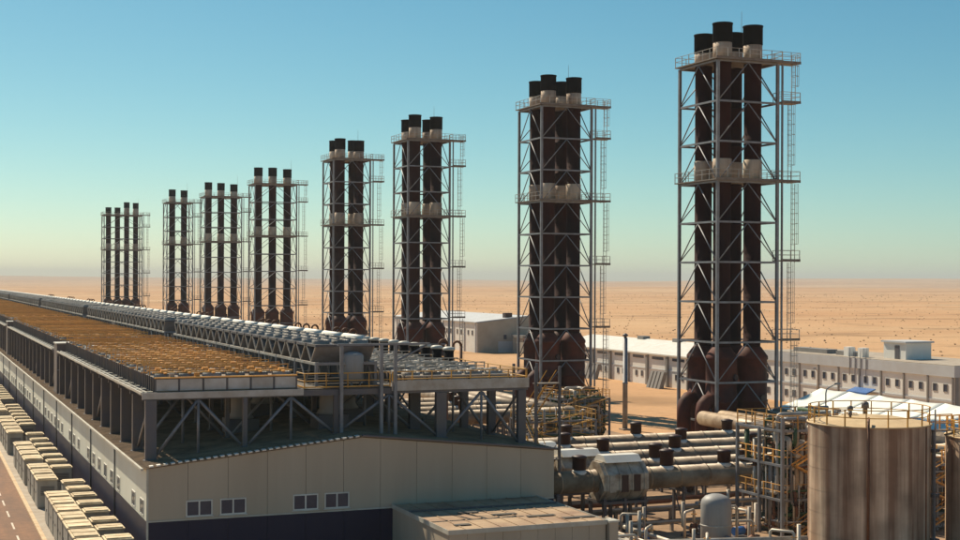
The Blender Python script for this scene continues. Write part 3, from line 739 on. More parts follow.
# ------------------------------------------------------------------ exhaust stack towers
PZ = 44.9; LV = 4.65
LEVELS = [PZ-LV*k for k in range(10)]
def stack_tower(loc, wp_, wt_, flues, label, tall=(), detail=True, dz=None):
    t = thing('stack_tower', label, 'exhaust stack', (loc[0], loc[1], 0), 0, None)
    a, b_ = wp_/2, wt_/2
    corners = [(-a, -b_), (a, -b_), (a, b_), (-a, b_)]
    for cx, cy in corners:
        c_ = MB(); c_.box(-.16, -.16, .25, .16, -.11, PZ); c_.box(-.16, .11, .25, .16, .16, PZ); c_.box(-.05, -.11, .25, .05, .11, PZ)
        c_.box(-.16, -.11, .25, -.12, .11, PZ)
        obj('column', c_.mesh('column', steel), t, (cx, cy, 0))
        obj('footing', MB().box(-.8, -.8, -.1, .8, .8, .25).mesh('footing', conc_m), t, (cx, cy, 0))
    bp = MB().box(-a+.17, -.09, -.11, a-.17, .09, .11).mesh('beam', steel)
    bt = MB().box(-.09, -b_+.17, -.11, .09, b_-.17, .11).mesh('beam', steel)
    brp = [MB().tube([(s_*.05, 0, -.15), (s_*(a-.2), 0, -LV+.2)], .075, 6).mesh('brace', steel) for s_ in (-1, 1)]
    brt = [MB().tube([(0, s_*.05, -.15), (0, s_*(b_-.2), -LV+.2)], .075, 6).mesh('brace', steel) for s_ in (-1, 1)]
    for k, z in enumerate(LEVELS):
        for s_ in (-1, 1):
            obj('beam', bp, t, (0, s_*b_, z)); obj('beam', bt, t, (s_*a, 0, z))
        if k < 9:
            for s_ in (-1, 1):
                for q in brp: obj('brace', q, t, (0, s_*b_, z))
                for q in brt: obj('brace', q, t, (s_*a, 0, z))
    # platforms with railings
    def plat(z, x0, y0, x1, y1, nm='platform', rails=True):
        pl = obj(nm, MB().box(x0, y0, .15, x1, y1, .28).mesh(nm, deck_m), t, (0, 0, z))
        if rails:
            r = MB(); H = 1.15
            cs = [(x0+.05, y0+.05), (x1-.05, y0+.05), (x1-.05, y1-.05), (x0+.05, y1-.05), (x0+.05, y0+.05)]
            for (p0, q0), (p1, q1) in zip(cs[:-1], cs[1:]):
                for zz in (.28+H, .28+H*.55): r.tube([(p0, q0, zz), (p1, q1, zz)], .035, 4)
                n = max(1, round(math.hypot(p1-p0, q1-q0)/1.5))
                for i in range(n): r.box(p0+(p1-p0)*i/n-.035, q0+(q1-q0)*i/n-.035, .26, p0+(p1-p0)*i/n+.035, q0+(q1-q0)*i/n+.035, .28+H)
            obj('railing', r.mesh('railing', steel_l), pl)
            obj('toe_plate', MB().box(x0-.02, y0-.02, .10, x1+.02, y0-.003, .42).mesh('toe_plate', deck_m), pl)
        return pl
    plat(PZ, -a-.45, -b_-.45, a+.45, b_+.45)
    plat(LEVELS[3], -a-.45, -b_-.45, a+.45, b_+.45)
    # ladder mast on the far side from the hall
    lx = a+1.05
    for k in (0, 1, 3, 5, 7):
        plat(LEVELS[k], a+.47, -b_-.2, a+3.1, -b_+1.7, 'landing', rails=True)
    obj('mast', MB().box(a+.55, -b_-.12, .2, a+.74, -b_+.07, PZ).mesh('mast', steel), t)
    ends = [PZ+1.2, LEVELS[1], LEVELS[3], LEVELS[5], LEVELS[7], 0.1]
    for i in range(5):
        z1, z0 = ends[i], ends[i+1]; x = a+(2.55 if i % 2 == 0 else 2.05)
        y = -b_+.5
        ld = MB()
        for s_ in (-.25, .25): ld.box(x+s_-.035, y-.03, z0, x+s_+.035, y+.03, z1)
        n = int((z1-z0)/.6)
        for j in range(n): ld.box(x-.215, y-.02, z0+.3+j*.6-.02, x+.215, y+.02, z0+.3+j*.6+.02)
        l_ = obj('ladder', ld.mesh('ladder', steel_l), t)
        cg = MB(); zc = z0+2.2
        while zc < z1:
            cg.tube([(x-.36, y-.04, zc), (x-.40, y-.5, zc), (x, y-.78, zc), (x+.40, y-.5, zc), (x+.36, y-.04, zc)], .03, 4); zc += 1.2
        for ax_ in (-.4, 0, .4): cg.tube([(x+ax_, y-(.5 if ax_ else .78), z0+2.2), (x+ax_, y-(.5 if ax_ else .78), z1)], .025, 4)
        obj('safety_cage', cg.mesh('safety_cage', steel_l), l_)
    # flues
    for i, (fx, fy) in enumerate(flues):
        dzt = tall[i] if i < len(tall) else 0.0
        prof = [(1.02, 11.6)]
        for z in LEVELS[7::-1]: prof += [(1.02, z-.06), (1.08, z-.05), (1.08, z+.05), (1.02, z+.06)]
        prof += [(1.02, PZ+2.3+dzt)]
        prof = [p for p in prof if p[1] > 11.55]
        f = obj('flue', MB().lathe(prof, 20).mesh('flue', flue_m), t, (fx, fy, 0))
        obj('collar', MB().lathe([(1.03, LEVELS[3]+.32), (1.11, LEVELS[3]+.34), (1.11, LEVELS[3]+2.75), (1.03, LEVELS[3]+2.8)], 20, cap=False).mesh('collar', collar_m), f)
        obj('collar', MB().lathe([(1.03, PZ+.32), (1.11, PZ+.34), (1.11, PZ+2.3+dzt), (1.03, PZ+2.32+dzt)], 20, cap=False).mesh('collar', collar_m), f)
        obj('cap', MB().lathe([(1.13, PZ+2.25+dzt), (1.16, PZ+2.3+dzt), (1.16, PZ+4.35+dzt), (1.21, PZ+4.38+dzt), (1.21, PZ+4.55+dzt), (1.0, PZ+4.55+dzt), (1.0, PZ+3.2+dzt), (0.02, PZ+3.2+dzt)], 20).mesh('cap', cap_m), f)
        bo = obj('boiler', MB().lathe([(1.55, .3), (1.55, 1.4), (1.80, 1.8), (1.80, 5.2), (1.9, 5.25), (1.9, 5.5), (1.80, 5.55), (1.80, 10.2), (1.9, 10.25), (1.9, 10.6), (1.1, 11.7), (1.03, 11.75)], 22).mesh('boiler', boil_m), t, (fx, fy, 0))
        if fx < 0:
            obj('inlet_duct', MB().tube([(-1.2, -.3, 5.6), (-2.3, -.6, 5.5), (-2.9, -.8, 5.0), (-3.1, -.9, 4.2), (-3.1, -.9, 1.0)], .82, 16).mesh('inlet_duct', boil_m), bo)
        obj('skirt', MB().lathe([(1.7, -.1), (1.7, .3), (1.5, .32)], 14).mesh('skirt', conc_m), bo)
        for k, an in enumerate((2.6, 3.9, 5.2)):
            dx, dy = math.cos(an+i), math.sin(an+i)
            obj('inspection_hatch', MB().tube([(dx*1.7, dy*1.7, 3.4+k*2.4), (dx*2.05, dy*2.05, 3.4+k*2.4)], .42, 10).mesh('inspection_hatch', vent_m), bo)
    fx, fy = flues[-1]
    obj('lightning_rod', MB().tube([(fx+1.1, fy, PZ+.3), (fx+1.1, fy, PZ+7.2)], [.06, .02], 5).mesh('lightning_rod', steel), t)
    return t
q = 2.08
sq = [(-q, -q), (q, -q), (-q, q), (q, q)]
stack_tower((90.0, 143.1), 8.1, 8.6, sq, 'tallest looking four flue stack tower, beside the round storage tanks', (.15, .1, -.55, -.1))
stack_tower((89.1, 189.4), 8.1, 8.1, sq, 'four flue stack tower, second one back from the storage tanks', (.2, .05, -.2, -.05))
stack_tower((87.9, 244.9), 8.1, 8.1, sq, 'four flue stack tower, third one back from the storage tanks', (.3, .1, -.2, 0))
stack_tower((87.0, 290.2), 8.1, 8.1, sq, 'four flue stack tower, fourth one back from the storage tanks', (.1, -.2, 0, .2))
l3 = [(-4, 0), (0, 0.3), (4, 0)]
stack_tower((91.1, 373.2), 11.4, 7.2, l3, 'stack tower with three flues in line, first of the two from the tanks', (.2, .3, 0))
stack_tower((90.1, 436.5), 11.4, 7.2, l3, 'stack tower with three flues in line, farther of the two', (.2, .1, -.2))
stack_tower((83.8, 476.6), 8.6, 7.2, [(-2.0, 0), (2.0, 0.2)], 'narrow stack tower with only two flues', (.2, 0))
stack_tower((79.3, 578.8), 15.0, 7.5, [(-5.4, 0), (-1.8, 0.2), (1.8, 0), (5.4, 0.2)], 'last stack tower in the row, four flues side by side', (-1.2, -1.2, 1.0, .8))

# ------------------------------------------------------------------ exhaust ducts, silencers and vents
def vent_at(t, x, y, z, tall=1.1, r=.54):
    tall *= .85
    v = obj('relief_vent', MB().lathe([(r*.8, -.35), (r*.8, .1), (r, .12), (r, tall), (r*1.1, tall+.02), (r*1.1, tall+.16), (r*.5, tall+.26)], 14).mesh('relief_vent', vent_m), t, (x, y, z))
    obj('vent_neck', MB().lathe([(r*1.15, -.5), (r*1.15, -.12), (r*.9, .05)], 14).mesh('vent_neck', duct_w), v)
def duct(y, p_turn, y_end, r, z, label, vents, sil=None, group=None):
    t = thing('exhaust_duct', label, 'duct', (HP1, y, 0), 0, group)
    L = p_turn-HP1
    # lagging in short cladding lengths with raised joint bands
    edges = []; x = .05
    while x < L-1.6:
        edges.append((x, min(x+2.6, L-1.6))); x += 2.6
    for a, b_ in edges:
        if sil and b_ > sil[0]-.1 and a < sil[1]+.1:
            if a < sil[0]-.3: b_ = sil[0]-.02
            elif b_ > sil[1]+.3: a = sil[1]+.02
            else: continue
        if b_-a < .3: continue
        c_ = MB().tube([(a, 0, z), (b_-.12, 0, z), (b_-.12, 0, z), (b_-.01, 0, z)], [r, r, r*1.05, r*1.05], 22)
        obj('cladding', c_.mesh('cladding', duct_m), t)
    el = [(L-1.6, 0, z)] + [(L-1.6+1.6*math.sin(a), 1.6-1.6*math.cos(a), z) for a in (.26, .52, .79, 1.05, 1.31, 1.57)]
    obj('elbow', MB().tube(el, r, 20).mesh('elbow', duct_m), t)
    yy = y_end-y
    if yy > 2: obj('riser_leg', MB().tube([(L, 1.6, z), (L, yy, z)], r, 20).mesh('riser_leg', duct_m), t)
    for vx, th in vents: vent_at(t, vx-HP1, 0, z+r, th)
    n = 5
    for k in range(n):
        x = 2.2+k*(L-6)/(n-1)
        if sil and sil[0]-.3 < x < sil[1]+.3: x = sil[1]+.6
        s_ = MB()
        for d_ in (-.75, .75): s_.box(x-.1, d_-.1, 0, x+.1, d_+.1, z-.75)
        s_.box(x-.14, -1.0, z-r-.28, x+.14, 1.0, z-r-.02)
        s_.tube([(x, -.7, .2), (x, .7, z-r-.3)], .06, 5)
        obj('support', s_.mesh('support', steel_d), t)
    if sil:
        a, b_ = sil; rr_ = r*1.85
        oc = [(rr_*math.cos(R(22.5+45*k))*1.0, z+rr_*math.sin(R(22.5+45*k))) for k in range(8)]
        sb = obj('silencer', MB().prism(oc, 'x', a, b_).mesh('silencer', sil_m), t)
        for k in range(4):
            xx = a+.35+k*(b_-a-.7)/3
            rb = [(p*1.04, z+(h-z)*1.04) for p, h in oc]
            obj('rib', MB().prism(rb, 'x', xx-.07, xx+.07).mesh('rib', sil_m), sb)
        for k in range(3):
            xx = a+.75+k*(b_-a-.7)/3
            obj('access_door', MB().box(xx-.28, -rr_*.95-.02, z-.75, xx+.28, -rr_*.90, z+.55).mesh('access_door', vent_m if k else sil_m), sb)
        obj('hood', MB().prism([(-1.1, z+rr_*.93), (1.1, z+rr_*.93), (.5, z+rr_*1.25), (-.5, z+rr_*1.25)], 'x', a+.4, b_-.4).mesh('hood', duct_w), sb)
        fr = MB()
        for xx in (a+.2, (a+b_)/2, b_-.2):
            for d_ in (-1.2, 1.2): fr.box(xx-.12, d_-.12, 0, xx+.12, d_+.12, z-rr_*.8)
        fr.box(a, -1.4, z-rr_*.93-.2, b_, 1.4, z-rr_*.93-.01)
        obj('stand', fr.mesh('stand', steel_d), t)
    return t
duct(97.2, 93.6, 138.0, .86, 3.9, 'foremost exhaust duct with white octagonal silencer, next to the hall gable corner', [(47.9, 1.1), (55.6, 1.3), (60.9, 1.0), (62.9, 1.0)], (5.8, 9.7))
duct(102.4, 91.2, 138.0, .82, 3.85, 'exhaust duct second from the gable, its silencer behind the foremost one', [(50.5, 1.0), (57.5, 1.2), (66.5, 1.0), (73, 1.0)], (4.6, 8.8))
duct(108.0, 88.6, 138.0, .82, 3.85, 'exhaust duct third from the gable', [(55.5, 1.1), (62.6, 1.1), (70.5, 1.0)], (4.0, 7.6))
duct(113.6, 86.2, 138.0, .82, 3.85, 'exhaust duct fourth from the gable', [(54.5, 1.0), (66.5, 1.0)])
duct(119.2, 83.6, 138.0, .82, 3.85, 'exhaust duct fifth from the gable', [(57.4, 1.1), (64.8, 1.1), (75, 1.0)])
for i, (y, pt) in enumerate(((147.5, 90.0), (153.0, 87.6), (158.6, 85.2), (164.2, 82.8))):
    duct(y, pt-18, 184.0, .82, 3.9, ['exhaust duct behind the foremost tower, first of the second set', 'exhaust duct of the second set, next to its first',
         'exhaust duct of the second set, third one back', 'exhaust duct of the second set, farthest back'][i], [(52+2*i, 1.0), (58+1.5*i, 1.1)])
for k in range(4):
    y = 202+k*5.6
    duct(y, 89.6-2.3*k, 239.5, .82, 3.9, 'exhaust duct of the set feeding the third stack tower', [(58, 1.0), (68, 1.0)], None, 'ducts feeding the third tower')

# ------------------------------------------------------------------ process modules: frames full of pipes
def process_module(name, label, loc, W, D, H, seed, npipes, rails=orange):
    q = random.Random(seed); t = thing(name, label, 'pipe module', loc)
    xs = [0, W/2, W]; ys = [0, D/2, D]
    for x in xs:
        for y in ys: obj('column', MB().box(x-.11, y-.11, 0, x+.11, y+.11, H+(.9 if (x, y) == (0, 0) else 0)).mesh('column', steel), t)
    decks = [H*.36, H*.68, H]
    for z in decks:
        for y in ys: obj('beam', MB().box(.115, y-.08, z-.2, W-.115, y+.08, z-.02).mesh('beam', steel), t)
        for x in xs: obj('beam', MB().box(x-.08, .115, z-.2, x+.08, D-.115, z-.02).mesh('beam', steel), t)
        d = obj('grating', MB().box(W*.08, D*.3, z-.015, W*.92, D*.95, z+.04).mesh('grating', deck_m), t)
        r = MB()
        cs = [(0, 0), (W, 0), (W, D), (0, D), (0, 0)]
        for (a, b_), (c_, e) in zip(cs[:-1], cs[1:]):
            for zz in (.55, 1.05): r.tube([(a, b_, z+zz), (c_, e, z+zz)], .03, 5)
            n = 5
            for i in range(n): r.box(a+(c_-a)*i/n-.04, b_+(e-b_)*i/n-.04, z, a+(c_-a)*i/n+.04, b_+(e-b_)*i/n+.04, z+1.05)
        obj('railing', r.mesh('railing', rails), t)
    for i in range(npipes):
        r = q.choice((.05, .07, .07, .09, .12, .16, .2)); m_ = q.choice((pipe_w, pipe_w, steel_l, pipe_r, steel, duct_m, green_m))
        x, y = q.uniform(.2, W-.2), q.uniform(-.3, D*.5) if q.random() < .6 else q.uniform(-.25, D*.9)
        z = q.uniform(.3, 1.2) if q.random() < .5 else q.uniform(H*.3, H*.9)
        pts = [(x, y, z)]
        last = None
        for k in range(q.randint(2, 5)):
            axn = q.choice([c_ for c_ in (0, 1, 2) if c_ != last]); last = axn
            if axn == 0: x = q.uniform(.1, W-.1)
            elif axn == 1: y = q.uniform(-.3, D*.6)
            else: z = q.uniform(.3, H+1.3)
            if (Vector((x, y, z))-Vector(pts[-1])).length < .5: continue
            pts.append((x, y, z))
        if len(pts) < 2: continue
        # soften the corners
        sm = [Vector(pts[0])]
        for a, b_, c_ in zip(pts[:-2], pts[1:-1], pts[2:]):
            a, b_, c_ = Vector(a), Vector(b_), Vector(c_)
            e = min(r*1.8, (b_-a).length*.45, (c_-b_).length*.45)
            p0 = b_+(a-b_).normalized()*e; p2 = b_+(c_-b_).normalized()*e
            sm += [p0, p0*.25+b_*.5+p2*.25, p2]
        sm.append(Vector(pts[-1]))
        pi_ = obj('pipe', MB().tube(sm, r, 8).mesh('pipe', m_), t)
        if q.random() < .6:
            c_ = (Vector(pts[0])+Vector(pts[1]))/2; d_ = (Vector(pts[1])-Vector(pts[0])).normalized()
            fl = MB().tube([c_-d_*.16, c_-d_*.08, c_-d_*.08, c_+d_*.08, c_+d_*.08, c_+d_*.16], [r*1.7, r*1.7, r*1.2, r*1.2, r*1.7, r*1.7], 8)
            fl.tube([c_, c_+Vector((0, -.1, .45))], .03, 5)
            h_ = c_+Vector((0, -.1, .45))
            fl.tube([h_+Vector((.2*math.cos(a), .2*math.sin(a), 0)) for a in [k*.785 for k in range(9)]], .025, 4, cap=False)
            obj('valve', fl.mesh('valve', q.choice((pipe_r, vent_m, orange, steel))), pi_)
    # diagonal stairs
    for k, (z0, z1) in enumerate(((0, decks[0]), (decks[0], decks[1]), (decks[1], decks[2]))):
        x0, x1 = (W*.1, W*.9) if k % 2 == 0 else (W*.9, W*.1)
        s_ = MB()
        for y in (-.75, -.15): s_.tube([(x0, y, z0), (x1, y, z1)], .08, 4)
        for y in (-.75, -.15): s_.tube([(x0, y, z0+1), (x1, y, z1+1)], .04, 5)
        n = 10
        for j in range(n):
            f = (j+.5)/n; s_.box(x0+(x1-x0)*f-.13, -.72, z0+(z1-z0)*f-.02, x0+(x1-x0)*f+.13, -.18, z0+(z1-z0)*f+.02)
        obj('stair_flight', s_.mesh('stair_flight', rails), t)
    for k in range(5):
        rr_ = q.uniform(.3, .6); x, y = q.uniform(.8, W-.8), q.uniform(.8, D-.5); z = q.choice([0]+decks[:2])
        obj('drum', MB().lathe([(rr_*.7, .05), (rr_, .2), (rr_, 1.1), (rr_*.8, 1.3), (.1, 1.36)], 14).mesh('drum', q.choice((vessel_m, pipe_w, vent_m))), t, (x, y, z+.03))
    return t
process_module('process_module', 'tall pipe filled steel module with orange stairs left of the big storage tank', (61.0, 89.2, 0), 6.8, 6.2, 8.2, 5, 330)
process_module('process_module', 'lower pipe filled steel module in front of the second stack tower', (73.2, 154.0, 0), 6.8, 5.0, 5.0, 8, 110)
process_module('process_module', 'low pipe filled steel module between the ducts and the second stack tower', (62.0, 138.0, 0), 8.0, 5.0, 4.2, 12, 80, yellow)
process_module('process_module', 'pipe filled steel module behind the big storage tank', (72.0, 88.0, 0), 5.0, 5.0, 5.2, 21, 50)

# ground pipe runs between the annex and the tanks
def pipe_run(pts, r, m, label, sleepers=True, group=None):
    t = thing('pipe_run', label, 'pipe', (pts[0][0], pts[0][1], 0), 0, group)
    o = Vector((pts[0][0], pts[0][1], 0))
    obj('pipe', MB().tube([Vector(p)-o for p in pts], r, 10).mesh('pipe', m), t)
    for a, b_ in zip(pts[:-1], pts[1:]):
        a, b_ = Vector(a)-o, Vector(b_)-o; L = (b_-a).length; n = int(L//3)
        if abs(b_.z-a.z) > .3*L: continue
        for k in range(1, n+1):
            c_ = a+(b_-a)*k/(n+1)
            obj('support', MB().box(c_.x-.12, c_.y-.12, 0, c_.x+.12, c_.y+.12, c_.z-r*.8).mesh('support', conc_m), t)
for i in range(9):
    z = .8+.28*(i % 3); x0 = 44.2+.55*i
    pipe_run([(x0, 93.5-.3*i, z), (x0+.4, 86.5-.6*i, z), (58+.2*i, 83.6-.62*i, z)], (.16, .10, .22, .12)[i % 4], (pipe_w, pipe_w, steel_l, pipe_r)[i % 4],
             ['thick cream pipe on the ground beside the annex', 'insulated pipe run on low sleepers beside the annex'][min(i, 1)], True, 'ground pipe runs by the annex' if i else None)
for i in range(7):
    z = .7+.3*(i % 2)
    pipe_run([(44.8+.1*i, 95.0+i*.0+4.6*(i-3)+14, z), (60, 95.0+4.6*(i-3)+14, z), (60+i*.5, 96+4.6*(i-3)+14, z), (80, 96+4.6*(i-3)+14, z)], .14+.03*(i % 3), (pipe_w, steel_l, pipe_r)[i % 3],
             'low pipe run between the exhaust ducts', True, 'pipe runs between the ducts')

# pump skids on the ground between hall, ducts and tanks
def pump_skid(loc, rz, label, seed):
    q = random.Random(seed); t = thing('pump_skid', label, 'pump', loc, rz, 'pump skids among the ducts')
    obj('base_frame', MB().box(-1.2, -.5, 0, 1.2, .5, .22).mesh('base_frame', q.choice((steel_d, conc_m, orange))), t)
    obj('motor', MB().tube([(-1.0, 0, .62), (-.1, 0, .62)], .33, 14).mesh('motor', q.choice((steel, vent_m, blue_m))), t)
    obj('pump_casing', MB().tube([(.05, 0, .6), (.15, 0, .6), (.15, 0, .6), (.55, 0, .6)], [.15, .15, .42, .42], 14).mesh('pump_casing', q.choice((pipe_r, steel_l))), t)
    obj('suction_pipe', MB().tube([(.55, 0, .6), (1.1, 0, .6), (1.25, 0, .75), (1.25, 0, 2.2+q.random())], .14, 8).mesh('suction_pipe', pipe_w), t)
    obj('discharge_pipe', MB().tube([(.35, 0, 1.0), (.35, 0, 1.9), (.35, .15, 2.05), (.35, 1.6, 2.05), (.35, 1.75, 1.9), (.35, 1.75, .1)], .11, 8).mesh('discharge_pipe', pipe_w), t)
    obj('valve_wheel', MB().tube([(.35+.22*math.cos(k*.785), .22*math.sin(k*.785), 1.7) for k in range(9)], .03, 4, cap=False).mesh('valve_wheel', orange), t)
for i, (x, y) in enumerate(((47, 90), (50.5, 91.5), (55.5, 92.2), (58.4, 90.4), (56.6, 86.2), (49.2, 87.4), (58.8, 94.6), (46, 84.2), (51.2, 83.2), (56.5, 81.4), (47.6, 100), (70, 105.2), (66, 110.8), (73, 116.4))):
    pump_skid((x, y, .006), (i*1.1) % 3.1, 'small pump skid with bent pipes among the ducts and pipe runs', i)
# ------------------------------------------------------------------ tanks
def storage_tank(label, loc, r, H, seed):
    t = thing('storage_tank', label, 'tank', loc)
    nC = 6
    for k in range(nC):
        z0, z1 = .25+k*(H-.25)/nC, .25+(k+1)*(H-.25)/nC
        rr_ = r
        obj('shell_course', MB().lathe([(rr_, z0+.012), (rr_, z1-.012)], 72, cap=False).mesh('shell_course', tank_m), t)
    obj('liner', MB().lathe([(r-.02, .2), (r-.02, H)], 72, cap=False).mesh('liner', tank_m), t)
    obj('foundation', MB().lathe([(r+.5, -.1), (r+.5, .2), (r-.05, .26)], 48).mesh('foundation', conc_m), t)
    obj('roof', MB().lathe([(r-.03, H-.02), (r+.09, H-.015), (r+.09, H+.06), (r*.98, H+.07), (r*.5, H+.42), (.1, H+.6)], 64).mesh('roof', tankt_m), t)
    n = 18
    po = MB().box(-.04, -.04, 0, .04, .04, 1.15).mesh('rail_post', yellow)
    for k in range(n):
        a = 2*math.pi*(k+.5)/n; obj('rail_post', po, t, (r*.99*math.cos(a), r*.99*math.sin(a), H+.05), a)
    for zz in (.62, 1.15):
        ring = [(r*.99*math.cos(2*math.pi*k/54), r*.99*math.sin(2*math.pi*k/54), H+.05+zz) for k in range(55)]
        obj('hand_rail', MB().tube(ring, .035, 5, cap=False).mesh('hand_rail', yellow), t)
    # vertical fill pipe, ladder, brackets
    ca_ = math.radians(232)
    x, y = (r+.22)*math.cos(ca_), (r+.22)*math.sin(ca_)
    obj('fill_pipe', MB().tube([(x, y, .2), (x, y, H+.35), ((r-.9)*math.cos(ca_), (r-.9)*math.sin(ca_), H+.6)], .10, 8).mesh('fill_pipe', pipe_r), t)
    for an, nm in ((R(316), 'ladder'),):
        ld = MB(); cx, cy = (r+.28)*math.cos(an), (r+.28)*math.sin(an); tx, ty = -math.sin(an), math.cos(an)
        for s_ in (-.25, .25): ld.tube([(cx+tx*s_, cy+ty*s_, .1), (cx+tx*s_, cy+ty*s_, H+1.1)], .04, 5)
        for k in range(int(H/.4)): ld.tube([(cx-tx*.25, cy-ty*.25, .3+k*.4), (cx+tx*.25, cy+ty*.25, .3+k*.4)], .02, 4)
        obj('ladder', ld.mesh('ladder', steel), t)
    for z in (H*.80, H*.47, H*.14):
        an = R(318); cx, cy = (r+.1)*math.cos(an), (r+.1)*math.sin(an)
        obj('bracket', MB().box(cx-.25, cy-.35, z, cx+.35, cy+.25, z+.22).mesh('bracket', steel_d), t)
    an = R(296); cx, cy = r*math.cos(an), r*math.sin(an)
    obj('conduit', MB().tube([(cx*1.015, cy*1.015, .3), (cx*1.015, cy*1.015, H)], .045, 6).mesh('conduit', pipe_r), t)
    # roof fittings
    for fx, fy, fr, fh in ((-1.0, .8, .22, .75), (.6, 1.2, .28, .95), (-1.9, -.4, .15, .5)):
        obj('roof_vent', MB().lathe([(fr*.6, 0), (fr*.6, fh*.6), (fr, fh*.62), (fr*.9, fh), (fr*.3, fh*1.1)], 10).mesh('roof_vent', steel_d), t, (fx, fy, H+.35))
    an = R(215)
    obj('manway', MB().tube([(math.cos(an)*(r-.1), math.sin(an)*(r-.1), 1.1), (math.cos(an)*(r+.3), math.sin(an)*(r+.3), 1.1)], .35, 14).mesh('manway', steel), t)
    return t
storage_tank('rust streaked round storage tank standing next to the pipe module', (62.9, 81.4, 0), 4.2, 9.45, 1)
storage_tank('rust streaked round storage tank farther from the pipe module, partly cut off', (71.2, 77.2, 0), 3.9, 8.6, 2)
pw = thing('tank_walkway', 'orange railed walkway linking the two storage tanks', 'walkway', (66.4, 81.0, 8.9))
obj('grating', MB().box(0, -.4, 0, 2.2, .4, .08).mesh('grating', deck_m), pw, (.3, -1.6, 0))
for y in (-2.0, -1.2):
    for z in (.6, 1.1): obj('rail', MB().tube([(.3, y, z), (2.5, y, z)], .04, 5).mesh('rail', orange), pw)
    for x in (.35, 1.4, 2.45): obj('post', MB().box(x-.04, y-.04, .05, x+.04, y+.04, 1.1).mesh('post', orange), pw)
for x in (.5, 2.3): obj('leg', MB().box(x-.1, -1.7, -8.9, x+.1, -1.5, 0).mesh('leg', steel), pw)
vs_ = thing('pressure_vessel', 'small pale grey domed vessel in front of the ducts', 'vessel', (53.6, 86.6, 0))
obj('shell', MB().lathe([(1.0, .5), (1.1, .6), (1.1, 3.45), (1.02, 3.75), (.78, 4.0), (.4, 4.14), (.05, 4.18)], 28).mesh('shell', vessel_m), vs_)
for a in range(4): obj('leg', MB().box(-.1, -.1, 0, .1, .1, .62).mesh('leg', steel), vs_, (.85*math.cos(a*1.57+.78), .85*math.sin(a*1.57+.78), 0))
obj('band', MB().lathe([(1.105, 1.9), (1.13, 1.92), (1.13, 2.0), (1.105, 2.02)], 28, cap=False).mesh('band', steel_l), vs_)
obj('nozzle', MB().tube([(.2, -1.0, 1.2), (.2, -1.45, 1.2)], .16, 10).mesh('nozzle', steel), vs_)
obj('outlet_pipe', MB().tube([(.9, 0, 3.2), (1.6, 0, 3.2), (1.75, 0, 3.05), (1.75, 0, .3)], .10, 8).mesh('outlet_pipe', pipe_w), vs_)

# ------------------------------------------------------------------ white tent, offices, sheds
tt = thing('canvas_tent', 'large white canvas tent between the storage tanks and the offices', 'tent', (97, 112, 0))
TL, TW, TE, TR_ = 34.0, 17.0, 3.4, 6.1
nseg = 6
for k in range(nseg):
    y0, y1 = k*TL/nseg+.02, (k+1)*TL/nseg-.02
    for s_ in (0, 1):
        mb = MB(); N = 6; b0 = 0
        rows = []
        for i in range(N+1):
            f = i/N; x = (TW/2)*f if s_ == 0 else TW-(TW/2)*f
            for j, y in enumerate((y0, y0+(y1-y0)*.25, (y0+y1)/2, y0+(y1-y0)*.75, y1)):
                sag = .22*math.sin(math.pi*f)*1.0+.16*math.sin(math.pi*j/4)
                mb.v.append((x, y, TE+(TR_-TE)*f-sag))
        for i in range(N):
            for j in range(4):
                a = i*5+j; mb.f.append((a, a+1, a+6, a+5)); mb.sm.append(True)
        o = obj('roof_canvas', mb.mesh('roof_canvas', tent_m), tt)
        md = o.modifiers.new('thickness', 'SOLIDIFY'); md.thickness = .03
for x in (0, TW): obj('side_canvas', MB().box(x-.02, 0, .4, x+.02, TL, TE-.06).mesh('side_canvas', tent_m), tt)
for y in (.03, TL-.03): obj('end_canvas', MB().prism([(.05, .3), (TW-.05, .3), (TW-.05, TE-.15), (TW/2, TR_-.45), (.05, TE-.15)], 'y', y-.02, y+.02).mesh('end_canvas', tent_m), tt)
for k in range(nseg+1):
    for x in (.1, TW-.1): obj('pole', MB().tube([(x, k*TL/nseg, 0), (x, k*TL/nseg, TE)], .06, 6).mesh('pole', steel), tt)

def win(parent, x, y, z, w_, h, face='x'):
    """window looking towards -X (face x) or -Y (face y)"""
    fr = MB(); pn = MB(); e = .09
    if face == 'x':
        for a, b_, c_, d_ in ((-w_/2, -w_/2+e, 0, h), (w_/2-e, w_/2, 0, h), (-w_/2+e, w_/2-e, h-e, h), (-w_/2+e, w_/2-e, 0, e)): fr.box(-.07, a, c_, 0, b_, d_)
        pn.box(-.03, -w_/2+e, e, -.004, w_/2-e, h-e)
    else:
        for a, b_, c_, d_ in ((-w_/2, -w_/2+e, 0, h), (w_/2-e, w_/2, 0, h), (-w_/2+e, w_/2-e, h-e, h), (-w_/2+e, w_/2-e, 0, e)): fr.box(a, -.07, c_, b_, 0, d_)
        pn.box(-w_/2+e, -.03, e, w_/2-e, -.004, h-e)
    k = (face, w_, h)
    if k not in WM: WM[k] = (fr.mesh('window', off_d), pn.mesh('pane', glass_m))
    o = obj('window', WM[k][0], parent, (x, y, z)); obj('pane', WM[k][1], o); return o
WM = {}
of = thing('office_building', 'long two storey white office block with dark pilasters and grey parapet', 'building', (131.2, 151.5, 0))
OL, OW, OH = 46.0, 13.0, 8.0
obj('wall', MB().box(.0, 0, -.1, OW, OL, OH-1.5).mesh('wall', off_w), of)
obj('parapet', MB().box(-.25, -.25, OH-1.5, OW+.25, OL+.25, OH).mesh('parapet', off_g), of)
obj('string_course', MB().box(-.12, -.1, 3.05, -.003, OL, 3.35).mesh('string_course', off_g), of)
npil = 9
